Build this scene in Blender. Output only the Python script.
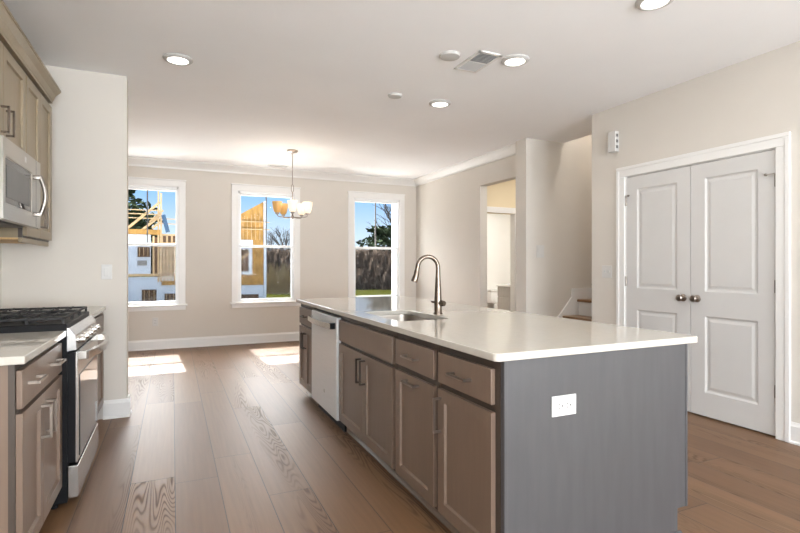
import bpy, bmesh, math, random
from mathutils import Vector, Matrix

for o in list(bpy.data.objects):
    bpy.data.objects.remove(o, do_unlink=True)
S = bpy.context.scene
COL = S.collection
R = math.radians
random.seed(7)

# ------------------------------------------------------------------ camera
EYE = 1.22
YAW = math.atan((400 - 172.5) / 500.0)
cam = bpy.data.cameras.new('camera')
cam.sensor_width = 36.0
cam.lens = 500.0 / 800 * 36.0
cam.shift_y = -1.5 / 800
cam.clip_start = 0.05
cam.clip_end = 400
co = bpy.data.objects.new('camera', cam)
co.location = (0, 0, EYE)
co.rotation_euler = (R(90), 0, -YAW)
COL.objects.link(co)
S.camera = co

# ------------------------------------------------------------------ exposure
S.view_settings.view_transform = 'Standard'
S.view_settings.look = 'None'
S.view_settings.exposure = 0.25
S.view_settings.gamma = 1.0
S.view_settings.use_curve_mapping = False
S.cycles.max_bounces = 10
S.cycles.diffuse_bounces = 6
S.cycles.glossy_bounces = 4
S.cycles.transmission_bounces = 6
S.cycles.transparent_max_bounces = 12
S.cycles.caustics_reflective = False
S.cycles.caustics_refractive = False
S.cycles.sample_clamp_indirect = 6.0

CAN_W = 4.5          # one recessed lamp
SUN_E = 17.0
SKY_E = 1.0
FILL_GLOW_E = 27.0
DAY_W = 450.0
SIDE_W = 110.0         # lamp in each side opening, added to light the fronts          # daylight lamp in each tall window behind

# ------------------------------------------------------------------ sky
W = bpy.data.worlds.new('sky')
S.world = W
W.use_nodes = True
nt = W.node_tree
nt.nodes.clear()
_out = nt.nodes.new('ShaderNodeOutputWorld')
_bg = nt.nodes.new('ShaderNodeBackground')
_tc = nt.nodes.new('ShaderNodeTexCoord')
_sx = nt.nodes.new('ShaderNodeSeparateXYZ')
_cr = nt.nodes.new('ShaderNodeValToRGB')
nt.links.new(_tc.outputs['Generated'], _sx.inputs[0])
nt.links.new(_sx.outputs['Z'], _cr.inputs[0])
_e = _cr.color_ramp.elements
_e[0].position = 0.0
_e[0].color = (0.74, 0.84, 0.95, 1)
_e[1].position = 1.0
_e[1].color = (1.3, 1.7, 2.3, 1)
for _p, _c in ((0.055, (0.66, 0.82, 1.0)), (0.13, (0.34, 0.60, 1.0)), (0.30, (0.9, 1.25, 1.9))):
    _m = _cr.color_ramp.elements.new(_p)
    _m.color = (*_c, 1)
# white sun-side glow added above the visible sky to light the rooms
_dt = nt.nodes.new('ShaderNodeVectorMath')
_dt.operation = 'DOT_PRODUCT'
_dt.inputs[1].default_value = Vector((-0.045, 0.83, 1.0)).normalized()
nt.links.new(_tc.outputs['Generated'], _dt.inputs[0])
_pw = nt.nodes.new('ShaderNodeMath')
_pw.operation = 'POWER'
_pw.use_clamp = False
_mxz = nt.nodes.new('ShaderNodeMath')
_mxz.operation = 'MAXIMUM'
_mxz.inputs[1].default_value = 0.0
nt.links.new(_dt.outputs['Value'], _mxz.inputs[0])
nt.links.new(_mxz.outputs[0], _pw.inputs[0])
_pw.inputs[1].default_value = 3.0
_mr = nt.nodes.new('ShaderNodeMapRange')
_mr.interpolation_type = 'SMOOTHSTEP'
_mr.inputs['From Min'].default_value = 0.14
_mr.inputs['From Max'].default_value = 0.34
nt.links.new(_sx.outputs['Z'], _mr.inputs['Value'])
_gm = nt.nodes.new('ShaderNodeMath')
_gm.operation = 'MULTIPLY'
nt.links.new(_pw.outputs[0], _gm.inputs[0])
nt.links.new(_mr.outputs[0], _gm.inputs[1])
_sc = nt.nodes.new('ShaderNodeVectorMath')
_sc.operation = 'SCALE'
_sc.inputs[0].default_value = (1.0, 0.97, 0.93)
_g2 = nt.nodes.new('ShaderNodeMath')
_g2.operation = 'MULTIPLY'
_g2.inputs[1].default_value = FILL_GLOW_E
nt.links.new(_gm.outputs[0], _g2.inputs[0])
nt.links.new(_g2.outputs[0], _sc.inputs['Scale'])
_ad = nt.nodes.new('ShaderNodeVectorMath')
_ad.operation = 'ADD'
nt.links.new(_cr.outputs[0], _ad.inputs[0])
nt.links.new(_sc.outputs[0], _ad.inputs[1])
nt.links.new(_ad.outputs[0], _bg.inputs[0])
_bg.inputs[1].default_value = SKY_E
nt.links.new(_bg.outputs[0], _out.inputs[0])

# ------------------------------------------------------------------ sun
sl = bpy.data.lights.new('sun', 'SUN')
sl.energy = SUN_E
sl.angle = R(0.6)
sl.color = (1.0, 0.97, 0.92)
so = bpy.data.objects.new('sun', sl)
so.rotation_euler = Vector((0.045, -0.83, -1.0)).to_track_quat('-Z', 'Y').to_euler()
so.location = (0, 30, 30)
COL.objects.link(so)


def area_light(name, loc, aim, sx, sy, power, color, shape='RECTANGLE'):
    l = bpy.data.lights.new(name, 'AREA')
    l.shape = shape
    l.size = sx
    if shape in ('RECTANGLE', 'ELLIPSE'):
        l.size_y = sy
    l.energy = power
    l.color = color
    o = bpy.data.objects.new(name, l)
    o.location = loc
    o.rotation_euler = Vector(aim).to_track_quat('-Z', 'Y').to_euler()
    COL.objects.link(o)
    return o


# area lamps for daylight from two unseen tall windows behind, tilted at the ceiling
area_light('daylight_fill_lamp', (0.3, -8.93, 1.35), (0, 1, 1.1), 1.7, 2.0, DAY_W, (0.86, 0.93, 1.0))
area_light('daylight_fill_lamp', (2.7, -8.93, 1.35), (0, 1, 1.1), 1.7, 2.0, DAY_W, (0.86, 0.93, 1.0))

# lamps and openings added in the unseen side walls to light cabinet fronts
area_light('daylight_fill_lamp', (-1.17, -2.4, 1.35), (1, 0, 0.6), 1.9, 1.9, SIDE_W * 1.3, (0.92, 0.96, 1.0))
area_light('daylight_fill_lamp', (3.89, -2.4, 1.35), (-1, 0, 0.6), 1.9, 1.9, SIDE_W, (0.90, 0.95, 1.0))

# ------------------------------------------------------------------ materials
def new_mat(name):
    m = bpy.data.materials.new(name)
    m.use_nodes = True
    return m, m.node_tree, m.node_tree.nodes['Principled BSDF']


def pbr(name, col, rough=0.5, metal=0.0, spec=0.5, var=0.0, scale=8.0, bump=0.0, stretch=None, coat=0.0, aniso=0.0):
    m, t, b = new_mat(name)
    b.inputs['Roughness'].default_value = rough
    b.inputs['Metallic'].default_value = metal
    b.inputs['Specular IOR Level'].default_value = spec
    b.inputs['Coat Weight'].default_value = coat
    b.inputs['Coat Roughness'].default_value = 0.12
    tc = t.nodes.new('ShaderNodeTexCoord')
    mp = t.nodes.new('ShaderNodeMapping')
    if stretch:
        mp.inputs['Scale'].default_value = stretch
    nz = t.nodes.new('ShaderNodeTexNoise')
    nz.inputs['Scale'].default_value = scale
    nz.inputs['Detail'].default_value = 5
    t.links.new(tc.outputs['Object'], mp.inputs[0])
    t.links.new(mp.outputs[0], nz.inputs['Vector'])
    rp = t.nodes.new('ShaderNodeValToRGB')
    rp.color_ramp.elements[0].position = 0.3
    rp.color_ramp.elements[1].position = 0.7
    lo = [max(0, c * (1 - var)) for c in col[:3]]
    hi = [min(1, c * (1 + var)) for c in col[:3]]
    rp.color_ramp.elements[0].color = (*lo, 1)
    rp.color_ramp.elements[1].color = (*hi, 1)
    t.links.new(nz.outputs['Fac'], rp.inputs[0])
    t.links.new(rp.outputs[0], b.inputs['Base Color'])
    if bump:
        bp = t.nodes.new('ShaderNodeBump')
        bp.inputs['Strength'].default_value = bump
        bp.inputs['Distance'].default_value = 0.002
        t.links.new(nz.outputs['Fac'], bp.inputs['Height'])
        t.links.new(bp.outputs[0], b.inputs['Normal'])
    return m


def emit(name, col, strength):
    m, t, b = new_mat(name)
    b.inputs['Base Color'].default_value = (*col, 1)
    b.inputs['Emission Color'].default_value = (*col, 1)
    b.inputs['Emission Strength'].default_value = strength
    b.inputs['Roughness'].default_value = 0.4
    return m


M = {}
M['wall'] = pbr('wall_paint', (0.645, 0.605, 0.55), 0.75, var=0.012, scale=3, spec=0.3)
M['hall'] = pbr('hall_paint', (0.72, 0.61, 0.42), 0.75, var=0.012, scale=3, spec=0.3)
M['bathwall'] = pbr('bath_paint', (0.82, 0.82, 0.80), 0.7, var=0.01, scale=3)
M['ceiling'] = pbr('ceiling_paint', (0.93, 0.935, 0.945), 0.85, var=0.012, scale=2, spec=0.2)
M['trim'] = pbr('trim_paint', (0.78, 0.77, 0.75), 0.35, var=0.01, scale=6)
M['door'] = pbr('door_paint', (0.61, 0.60, 0.585), 0.35, var=0.01, scale=6)
M['canring'] = pbr('lamp_ring_paint', (0.55, 0.54, 0.52), 0.6, var=0.01)
M['vinyl'] = pbr('window_vinyl', (0.80, 0.81, 0.81), 0.35, var=0.01)
M['cab'] = pbr('stained_maple', (0.175, 0.121, 0.088), 0.34, var=0.045, scale=5, stretch=(9, 9, 0.9), spec=0.55)
M['cabdark'] = pbr('dark_frame', (0.055, 0.040, 0.030), 0.45, var=0.12, scale=5, stretch=(9, 9, 0.9))  # much darker than the doors, shows in the gaps around them
M['upper'] = pbr('lit_upper_maple', (0.265, 0.205, 0.125), 0.36, var=0.05, scale=5, stretch=(9, 9, 0.9))  # same finish as the base cabinets, brighter light put into its colour
M['cabraw'] = pbr('raw_plywood', (0.62, 0.40, 0.18), 0.6, var=0.12, scale=10, stretch=(1, 8, 1))
M['panel'] = pbr('dim_panel_maple', (0.070, 0.068, 0.071), 0.42, var=0.09, scale=4, stretch=(6, 6, 0.8))  # same finish as the doors, weaker cool light put into its colour
M['quartz'] = pbr('quartz', (0.55, 0.52, 0.465), 0.045, var=0.02, scale=30, spec=0.5)
M['steel'] = pbr('stainless', (0.60, 0.59, 0.57), 0.24, metal=1.0, var=0.03, scale=6, stretch=(1, 1, 40))
M['steelbright'] = pbr('polished_stainless', (0.72, 0.71, 0.69), 0.14, metal=1.0, var=0.02)
M['dwsteel'] = pbr('brushed_stainless', (0.74, 0.745, 0.75), 0.36, metal=0.45, var=0.03, scale=6, stretch=(1, 1, 40))
M['mwsteel'] = pbr('dark_stainless', (0.40, 0.375, 0.34), 0.28, metal=1.0, var=0.03, scale=6, stretch=(1, 1, 40))
M['sink'] = pbr('sink_steel', (0.33, 0.30, 0.27), 0.28, metal=1.0, var=0.05)
M['bronze'] = pbr('dark_bronze', (0.060, 0.048, 0.040), 0.38, metal=0.7, var=0.06)
M['nickel'] = pbr('brushed_nickel', (0.36, 0.31, 0.27), 0.30, metal=1.0, var=0.04)
M['faucet'] = pbr('faucet_nickel', (0.20, 0.16, 0.13), 0.26, metal=1.0, var=0.04)
M['black'] = pbr('black_enamel', (0.010, 0.010, 0.011), 0.38, spec=0.10, var=0.1)
M['iron'] = pbr('cast_iron', (0.016, 0.015, 0.015), 0.5, spec=0.35, var=0.2, scale=30, bump=0.2)
M['glassblk'] = pbr('oven_glass', (0.02, 0.02, 0.022), 0.05, var=0.05, spec=0.8)
M['plastic'] = pbr('white_plastic', (0.62, 0.61, 0.59), 0.35, var=0.01)
M['greyplastic'] = pbr('grey_plastic', (0.16, 0.155, 0.15), 0.5, var=0.05)
M['ventgrey'] = pbr('vent_cavity', (0.50, 0.49, 0.48), 0.6, var=0.05)
M['hinge'] = pbr('hinge_nickel', (0.32, 0.29, 0.26), 0.35, metal=1.0, var=0.05)
M['tread'] = pbr('oak_tread', (0.19, 0.105, 0.045), 0.35, var=0.2, scale=5, stretch=(1, 8, 1))
M['porcelain'] = pbr('porcelain', (0.85, 0.85, 0.84), 0.1, var=0.005)
M['vanity'] = pbr('vanity_grey', (0.36, 0.34, 0.31), 0.45, var=0.06, scale=6, stretch=(8, 8, 1))
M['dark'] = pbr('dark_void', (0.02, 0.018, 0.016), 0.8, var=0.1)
M['lamp'] = emit('lamp_diffuser', (1.0, 0.96, 0.90), 4.0)
M['shade'] = emit('frosted_shade', (1.0, 0.90, 0.74), 0.36)
M['shadebacklit'] = emit('backlit_shade', (0.50, 0.28, 0.09), 0.40)  # same glass as the others, amber backlight put into its colour
# outside
M['wrap'] = pbr('house_wrap', (0.44, 0.49, 0.56), 0.55, var=0.05, scale=1.5)
M['osb'] = pbr('sheathing_board', (0.30, 0.17, 0.055), 0.7, var=0.30, scale=3, stretch=(2, 2, 0.7))
M['lumber'] = pbr('framing_lumber', (0.42, 0.30, 0.17), 0.7, var=0.15, scale=3)
M['opening'] = pbr('unlit_opening', (0.09, 0.055, 0.035), 0.7, var=0.35, scale=1.2)
M['grass'] = pbr('lawn', (0.024, 0.026, 0.003), 0.9, var=0.35, scale=1.3)
M['bouncesoil'] = pbr('pale_bounce_ground', (0.60, 0.58, 0.56), 0.95, var=0.12, scale=0.8)  # unseen pale ground, added as a reflector for the sun
M['bouncecarpet'] = pbr('pale_bounce_carpet', (0.66, 0.63, 0.59), 0.95, var=0.05, scale=60)
M['brush'] = pbr('winter_brush', (0.075, 0.056, 0.043), 0.95, var=0.5, scale=2.2)
M['straw'] = pbr('dry_reeds', (0.20, 0.155, 0.08), 0.9, var=0.3, scale=2)
M['bark'] = pbr('bare_bark', (0.085, 0.075, 0.068), 0.9, var=0.3, scale=4)
M['ever'] = pbr('evergreen_needles', (0.030, 0.040, 0.022), 0.9, var=0.4, scale=3)
M['bluelift'] = pbr('blue_machine', (0.012, 0.05, 0.10), 0.5, var=0.1)
M['barn'] = pbr('grey_siding', (0.10, 0.10, 0.10), 0.8, var=0.1, scale=2)


def glass_mat():
    m, t, b = new_mat('window_glass')
    t.nodes.remove(b)
    out = t.nodes['Material Output']
    tr = t.nodes.new('ShaderNodeBsdfTransparent')
    tr.inputs[0].default_value = (0.97, 0.98, 0.98, 1)
    gl = t.nodes.new('ShaderNodeBsdfGlossy')
    gl.inputs['Roughness'].default_value = 0.02
    fr = t.nodes.new('ShaderNodeFresnel')
    fr.inputs[0].default_value = 1.10
    mx = t.nodes.new('ShaderNodeMixShader')
    ge = t.nodes.new('ShaderNodeNewGeometry')
    mu = t.nodes.new('ShaderNodeMath')
    mu.operation = 'MULTIPLY_ADD'
    t.links.new(fr.outputs[0], mu.inputs[0])
    inv = t.nodes.new('ShaderNodeMath')
    inv.operation = 'SUBTRACT'
    inv.inputs[0].default_value = 1.0
    t.links.new(ge.outputs['Backfacing'], inv.inputs[1])
    t.links.new(inv.outputs[0], mu.inputs[1])
    mu.inputs[2].default_value = 0.0
    t.links.new(mu.outputs[0], mx.inputs[0])
    t.links.new(tr.outputs[0], mx.inputs[1])
    t.links.new(gl.outputs[0], mx.inputs[2])
    t.links.new(mx.outputs[0], out.inputs[0])
    return m


def screen_mat():
    m, t, b = new_mat('insect_screen')
    b.inputs['Base Color'].default_value = (0.03, 0.03, 0.032, 1)
    b.inputs['Roughness'].default_value = 0.8
    out = t.nodes['Material Output']
    tr = t.nodes.new('ShaderNodeBsdfTransparent')
    mx = t.nodes.new('ShaderNodeMixShader')
    mx.inputs[0].default_value = 0.27
    t.links.new(tr.outputs[0], mx.inputs[1])
    t.links.new(b.outputs[0], mx.inputs[2])
    t.links.new(mx.outputs[0], out.inputs[0])
    return m


for _k in ('wrap', 'osb', 'lumber', 'opening', 'grass', 'brush', 'straw', 'bark', 'ever', 'barn', 'bouncesoil'):
    M[_k].node_tree.nodes['Principled BSDF'].inputs['Specular IOR Level'].default_value = 0.0
M['glass'] = glass_mat()
M['screen'] = screen_mat()


def floor_mat():
    m, t, b = new_mat('oak_planks')
    N, L = t.nodes.new, t.links.new

    def math_(op, a, bb=None):
        n = N('ShaderNodeMath')
        n.operation = op
        for i, v in enumerate((a, bb)):
            if v is None:
                continue
            if isinstance(v, (int, float)):
                n.inputs[i].default_value = v
            else:
                L(v, n.inputs[i])
        return n.outputs[0]
    tc = N('ShaderNodeTexCoord')
    sp = N('ShaderNodeSeparateXYZ')
    L(tc.outputs['Object'], sp.inputs[0])
    PW, PL = 0.2255, 1.75
    xs = math_('DIVIDE', math_('SUBTRACT', sp.outputs[0], 0.013), PW)
    col = math_('FLOOR', xs)
    fx = math_('SUBTRACT', xs, col)
    wn = N('ShaderNodeTexWhiteNoise')
    wn.noise_dimensions = '1D'
    L(col, wn.inputs['W'])
    ys = math_('ADD', math_('DIVIDE', sp.outputs[1], PL), math_('MULTIPLY', wn.outputs['Value'], 7.3))
    row = math_('FLOOR', ys)
    fy = math_('SUBTRACT', ys, row)
    cb = N('ShaderNodeCombineXYZ')
    L(col, cb.inputs[0])
    L(row, cb.inputs[1])
    pr = N('ShaderNodeTexWhiteNoise')
    pr.noise_dimensions = '2D'
    L(cb.outputs[0], pr.inputs['Vector'])
    rnd = pr.outputs['Value']
    # seams
    ex = math_('MULTIPLY', math_('MINIMUM', fx, math_('SUBTRACT', 1.0, fx)), PW)
    ey = math_('MULTIPLY', math_('MINIMUM', fy, math_('SUBTRACT', 1.0, fy)), PL)
    edge = math_('MINIMUM', ex, ey)
    seam = math_('LESS_THAN', edge, 0.0022)
    # grain coordinates shifted per plank
    gx = math_('ADD', sp.outputs[0], math_('MULTIPLY', rnd, 31.0))
    gy = math_('ADD', sp.outputs[1], math_('MULTIPLY', rnd, 17.0))
    gv = N('ShaderNodeCombineXYZ')
    L(math_('MULTIPLY', gx, 55.0), gv.inputs[0])
    L(math_('MULTIPLY', gy, 2.2), gv.inputs[1])
    n1 = N('ShaderNodeTexNoise')
    n1.inputs['Scale'].default_value = 1.0
    n1.inputs['Detail'].default_value = 6
    L(gv.outputs[0], n1.inputs['Vector'])
    # cathedral figure: contour bands of a slow, stretched noise
    cv = N('ShaderNodeCombineXYZ')
    L(math_('MULTIPLY', gx, 7.0), cv.inputs[0])
    L(math_('MULTIPLY', gy, 0.62), cv.inputs[1])
    n2 = N('ShaderNodeTexNoise')
    n2.inputs['Scale'].default_value = 1.0
    n2.inputs['Detail'].default_value = 1.5
    L(cv.outputs[0], n2.inputs['Vector'])
    bands = math_('SINE', math_('MULTIPLY', n2.outputs['Fac'], 210.0))
    bands = math_('POWER', math_('ADD', math_('MULTIPLY', bands, 0.5), 0.5), 2.5)
    n3 = N('ShaderNodeTexNoise')
    n3.inputs['Scale'].default_value = 0.55
    n3.inputs['Detail'].default_value = 1
    L(cv.outputs[0], n3.inputs['Vector'])
    msk = N('ShaderNodeMapRange')
    msk.inputs['From Min'].default_value = 0.50
    msk.inputs['From Max'].default_value = 0.62
    L(n3.outputs['Fac'], msk.inputs['Value'])
    fig = math_('MULTIPLY', math_('MULTIPLY', bands, msk.outputs[0]), math_('GREATER_THAN', math_('FRACT', math_('MULTIPLY', rnd, 7.31)), 0.22))
    # colour
    rp = N('ShaderNodeValToRGB')
    rp.color_ramp.elements[0].color = (0.165, 0.083, 0.037, 1)
    rp.color_ramp.elements[1].color = (0.230, 0.126, 0.060, 1)
    L(rnd, rp.inputs[0])
    mx1 = N('ShaderNodeMix')
    mx1.data_type = 'RGBA'
    mx1.blend_type = 'MULTIPLY'
    L(math_('MULTIPLY', math_('SUBTRACT', 1.0, n1.outputs['Fac']), 0.75), mx1.inputs['Factor'])
    L(rp.outputs[0], mx1.inputs['A'])
    mx1.inputs['B'].default_value = (0.52, 0.47, 0.43, 1)
    mx2 = N('ShaderNodeMix')
    mx2.data_type = 'RGBA'
    L(math_('MULTIPLY', fig, 0.60), mx2.inputs['Factor'])
    L(mx1.outputs['Result'], mx2.inputs['A'])
    mx2.inputs['B'].default_value = (0.080, 0.052, 0.036, 1)
    mx3 = N('ShaderNodeMix')
    mx3.data_type = 'RGBA'
    L(math_('MULTIPLY', seam, 0.9), mx3.inputs['Factor'])
    L(mx2.outputs['Result'], mx3.inputs['A'])
    mx3.inputs['B'].default_value = (0.03, 0.02, 0.014, 1)
    L(mx3.outputs['Result'], b.inputs['Base Color'])
    rg = math_('ADD', 0.46, math_('MULTIPLY', fig, 0.22))
    L(rg, b.inputs['Roughness'])
    b.inputs['Specular IOR Level'].default_value = 0.62
    bp = N('ShaderNodeBump')
    bp.inputs['Strength'].default_value = 0.35
    bp.inputs['Distance'].default_value = 0.0012
    h = math_('SUBTRACT', math_('MULTIPLY', n1.outputs['Fac'], 0.4), math_('ADD', math_('MULTIPLY', seam, 1.5), math_('MULTIPLY', fig, 0.5)))
    L(h, bp.inputs['Height'])
    L(bp.outputs[0], b.inputs['Normal'])
    return m


M['floor'] = floor_mat()


# ------------------------------------------------------------------ mesh helpers
class MB:
    """collects shapes; build() links them as ONE mesh object"""

    def __init__(s):
        s.bm = bmesh.new()
        s.weld = False

    def box(s, x0, x1, y0, y1, z0, z1, bev=0.0, seg=2):
        x0, x1 = min(x0, x1), max(x0, x1)
        y0, y1 = min(y0, y1), max(y0, y1)
        z0, z1 = min(z0, z1), max(z0, z1)
        r = bmesh.ops.create_cube(s.bm, size=1.0)
        vs = r['verts']
        for v in vs:
            v.co = Vector(((x0 + x1) / 2 + v.co.x * (x1 - x0), (y0 + y1) / 2 + v.co.y * (y1 - y0), (z0 + z1) / 2 + v.co.z * (z1 - z0)))
        if bev > 0:
            es = list({e for v in vs for e in v.link_edges})
            bmesh.ops.bevel(s.bm, geom=es, offset=bev, segments=seg, affect='EDGES', profile=0.5)
        return s

    def bar(s, a, b, w, d=None, up=(0, 0, 1)):
        """square bar from a to b"""
        a, b = Vector(a), Vector(b)
        d = w if d is None else d
        z = (b - a).normalized()
        u = Vector(up)
        if abs(z.dot(u)) > 0.98:
            u = Vector((1, 0, 0))
        x = z.cross(u).normalized()
        y = z.cross(x).normalized()
        q = [(-1, -1), (1, -1), (1, 1), (-1, 1)]
        A = [s.bm.verts.new(a + x * w / 2 * i + y * d / 2 * j) for i, j in q]
        B = [s.bm.verts.new(b + x * w / 2 * i + y * d / 2 * j) for i, j in q]
        s.bm.faces.new(A[::-1])
        s.bm.faces.new(B)
        for i in range(4):
            j = (i + 1) % 4
            s.bm.faces.new((A[i], A[j], B[j], B[i]))
        return s

    def tube(s, pts, rads, n=12, cap=True):
        pts = [Vector(p) for p in pts]
        if isinstance(rads, (int, float)):
            rads = [rads] * len(pts)
        prev = None
        nrm = None
        rings = []
        for i, p in enumerate(pts):
            t = (pts[min(i + 1, len(pts) - 1)] - pts[max(i - 1, 0)]).normalized()
            if nrm is None:
                u = Vector((0, 0, 1)) if abs(t.z) < 0.9 else Vector((1, 0, 0))
                nrm = t.cross(u).normalized()
            else:
                nrm = (nrm - t * nrm.dot(t)).normalized()
            bn = t.cross(nrm)
            rings.append([s.bm.verts.new(p + (nrm * math.cos(2 * math.pi * k / n) + bn * math.sin(2 * math.pi * k / n)) * rads[i]) for k in range(n)])
        for A, B in zip(rings, rings[1:]):
            for k in range(n):
                j = (k + 1) % n
                s.bm.faces.new((A[k], A[j], B[j], B[k]))
        if cap:
            s.bm.faces.new(rings[0][::-1])
            s.bm.faces.new(rings[-1])
        return s

    def lathe(s, prof, c=(0, 0, 0), axis='Z', n=28):
        """prof: (radius, height) list"""
        c = Vector(c)
        rings = []
        for r, h in prof:
            ring = []
            for k in range(n):
                a = 2 * math.pi * k / n
                x, y = r * math.cos(a), r * math.sin(a)
                v = {'Z': (x, y, h), 'X': (h, x, y), 'Y': (y, h, x)}[axis]
                ring.append(s.bm.verts.new(c + Vector(v)))
            rings.append(ring)
        for A, B in zip(rings, rings[1:]):
            for k in range(n):
                j = (k + 1) % n
                s.bm.faces.new((A[k], A[j], B[j], B[k]))
        if prof[0][0] > 1e-5:
            s.bm.faces.new(rings[0][::-1])
        if prof[-1][0] > 1e-5:
            s.bm.faces.new(rings[-1])
        return s

    def prism(s, pts, d):
        """closed polygon (3D points) pushed along vector d"""
        d = Vector(d)
        A = [s.bm.verts.new(Vector(p)) for p in pts]
        B = [s.bm.verts.new(Vector(p) + d) for p in pts]
        s.bm.faces.new(A[::-1])
        s.bm.faces.new(B)
        n = len(A)
        for i in range(n):
            j = (i + 1) % n
            s.bm.faces.new((A[i], A[j], B[j], B[i]))
        return s

    def quad(s, *pts):
        s.bm.faces.new([s.bm.verts.new(Vector(p)) for p in pts])
        return s

    def build(s, name, mat, parent=None, smooth=None):
        bm = s.bm
        if s.weld:
            bmesh.ops.remove_doubles(bm, verts=bm.verts, dist=1e-6)
        bmesh.ops.recalc_face_normals(bm, faces=bm.faces)
        me = bpy.data.meshes.new(name)
        bm.to_mesh(me)
        bm.free()
        me.materials.append(mat)
        if smooth is not None:
            for p in me.polygons:
                p.use_smooth = True
            try:
                me.set_sharp_from_angle(angle=R(smooth))
            except Exception:
                pass
        o = bpy.data.objects.new(name, me)
        COL.objects.link(o)
        if parent is not None:
            o.parent = parent
        return o


def tag(o, label, cat, group=None, kind=None):
    o['label'] = label
    o['category'] = cat
    if group:
        o['group'] = group
    if kind:
        o['kind'] = kind
    return o


def thing(name, label, cat, loc=(0, 0, 0), rz=0.0, group=None):
    o = bpy.data.objects.new(name, None)
    o.empty_display_size = 0.1
    o.location = loc
    o.rotation_euler = (0, 0, rz)
    COL.objects.link(o)
    return tag(o, label, cat, group)


def struct(name, mb, mat, parent=None, smooth=None):
    o = mb.build(name, mat, parent, smooth)
    if parent is None:
        o['kind'] = 'structure'
    return o


def dup(root, loc, rz=None, label=None):
    r = root.copy()
    COL.objects.link(r)
    r.location = loc
    if rz is not None:
        r.rotation_euler = (0, 0, rz)
    if label:
        r['label'] = label
    for ch in list(root.children):
        c = ch.copy()
        COL.objects.link(c)
        c.parent = r
        for g in list(ch.children):
            d = g.copy()
            COL.objects.link(d)
            d.parent = c
    return r


CEIL = 2.74
FAR = 8.03

# ================================================================== ROOM SHELL
struct('floor', MB().box(-1.28, 4.09, -9.1, 8.19, -0.25, 0).box(4.09, 7.3, -9.1, 9.4, -0.25, 0), M['floor'])

struct('floor_bounce_carpet', MB().box(-1.15, 3.87, -8.96, -0.6, 0, 0.012), M['bouncecarpet'])  # unseen pale carpet, added to bounce light onto the ceiling
mb = MB()                                    # ceiling with the open stair well left out
mb.box(-1.28, 4.09, -9.1, 8.19, CEIL, CEIL + 0.25)
mb.box(4.09, 4.44, -9.1, 9.4, CEIL, CEIL + 0.25)
mb.box(4.44, 7.3, -9.1, 3.70, CEIL, CEIL + 0.25)
mb.box(4.44, 7.3, 4.93, 9.4, CEIL, CEIL + 0.25)
struct('ceiling', mb, M['ceiling'])

WIN = [(-0.71, 0.05), (0.95, 1.75), (2.815, 3.61)]     # glass widths
WZ0, WZ1 = 0.665, 2.33
mb = MB()
xs = [-1.28]
for a, b in WIN:
    xs += [a - 0.045, b + 0.045]
xs.append(4.09)
for i in range(0, len(xs), 2):
    mb.box(xs[i], xs[i + 1], FAR, FAR + 0.16, 0, CEIL)
for a, b in WIN:
    mb.box(a - 0.045, b + 0.045, FAR, FAR + 0.16, 0, WZ0 - 0.045)
    mb.box(a - 0.045, b + 0.045, FAR, FAR + 0.16, WZ1 + 0.045, CEIL)
struct('wall_far', mb, M['wall'])
mb = MB()
mb.box(-1.28, -1.15, -9.1, -3.4, 0, CEIL)
mb.box(-1.28, -1.15, -1.4, FAR, 0, CEIL)
mb.box(-1.28, -1.15, -3.4, -1.4, 0, 0.35)
mb.box(-1.28, -1.15, -3.4, -1.4, 2.35, CEIL)
struct('wall_left', mb, M['wall'])
struct('wall_kitchen_end', MB().box(-1.15, -0.335, 4.58, 4.72, 0, CEIL), M['wall'])
mb = MB()
mb.box(3.97, 4.09, 5.985, FAR, 0, CEIL)
mb.box(3.97, 4.09, 5.02, 5.985, 2.345, CEIL)
struct('wall_dining_right', mb, M['wall'])
struct('wall_stair_back', MB().box(3.85, 7.3, 4.82, 5.02, 0, 4.7), M['wall'])
struct('wall_pantry_near', MB().box(3.87, 3.99, -9.1, -3.4, 0, CEIL).box(3.87, 3.99, -1.4, 2.105, 0, CEIL).box(3.87, 3.99, -3.4, -1.4, 0, 0.35).box(3.87, 3.99, -3.4, -1.4, 2.35, CEIL), M['wall'])
struct('wall_pantry_far', MB().box(3.87, 3.99, 3.392, 3.81, 0, CEIL), M['wall'])
struct('wall_pantry_header', MB().box(3.87, 3.99, 2.105, 3.392, 2.045, CEIL), M['wall'])
struct('wall_stair_front', MB().box(3.99, 7.3, 3.69, 3.81, 0, 4.7), M['wall'])
struct('wall_stair_upper', MB().box(4.32, 4.44, 3.81, 4.82, CEIL + 0.25, 4.7), M['wall'])
struct('wall_stair_end', MB().box(7.18, 7.3, 3.81, 4.82, 0, 4.7), M['wall'])
struct('ceiling_stair', MB().box(4.3, 7.3, 3.69, 5.02, 4.7, 4.85), M['ceiling'])
struct('wall_closet_back', MB().box(4.6, 4.7, -9.1, 3.69, 0, CEIL), M['wall'])
# wall behind the camera with two tall window openings
mb = MB()
for a, b in ((-1.28, -0.55), (1.15, 1.85), (3.55, 3.99)):
    mb.box(a, b, -9.1, -8.96, 0, CEIL)
for a, b in ((-0.55, 1.15), (1.85, 3.55)):
    mb.box(a, b, -9.1, -8.96, 0, 0.35)
    mb.box(a, b, -9.1, -8.96, 2.35, CEIL)
struct('wall_back', mb, M['wall'])
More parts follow.
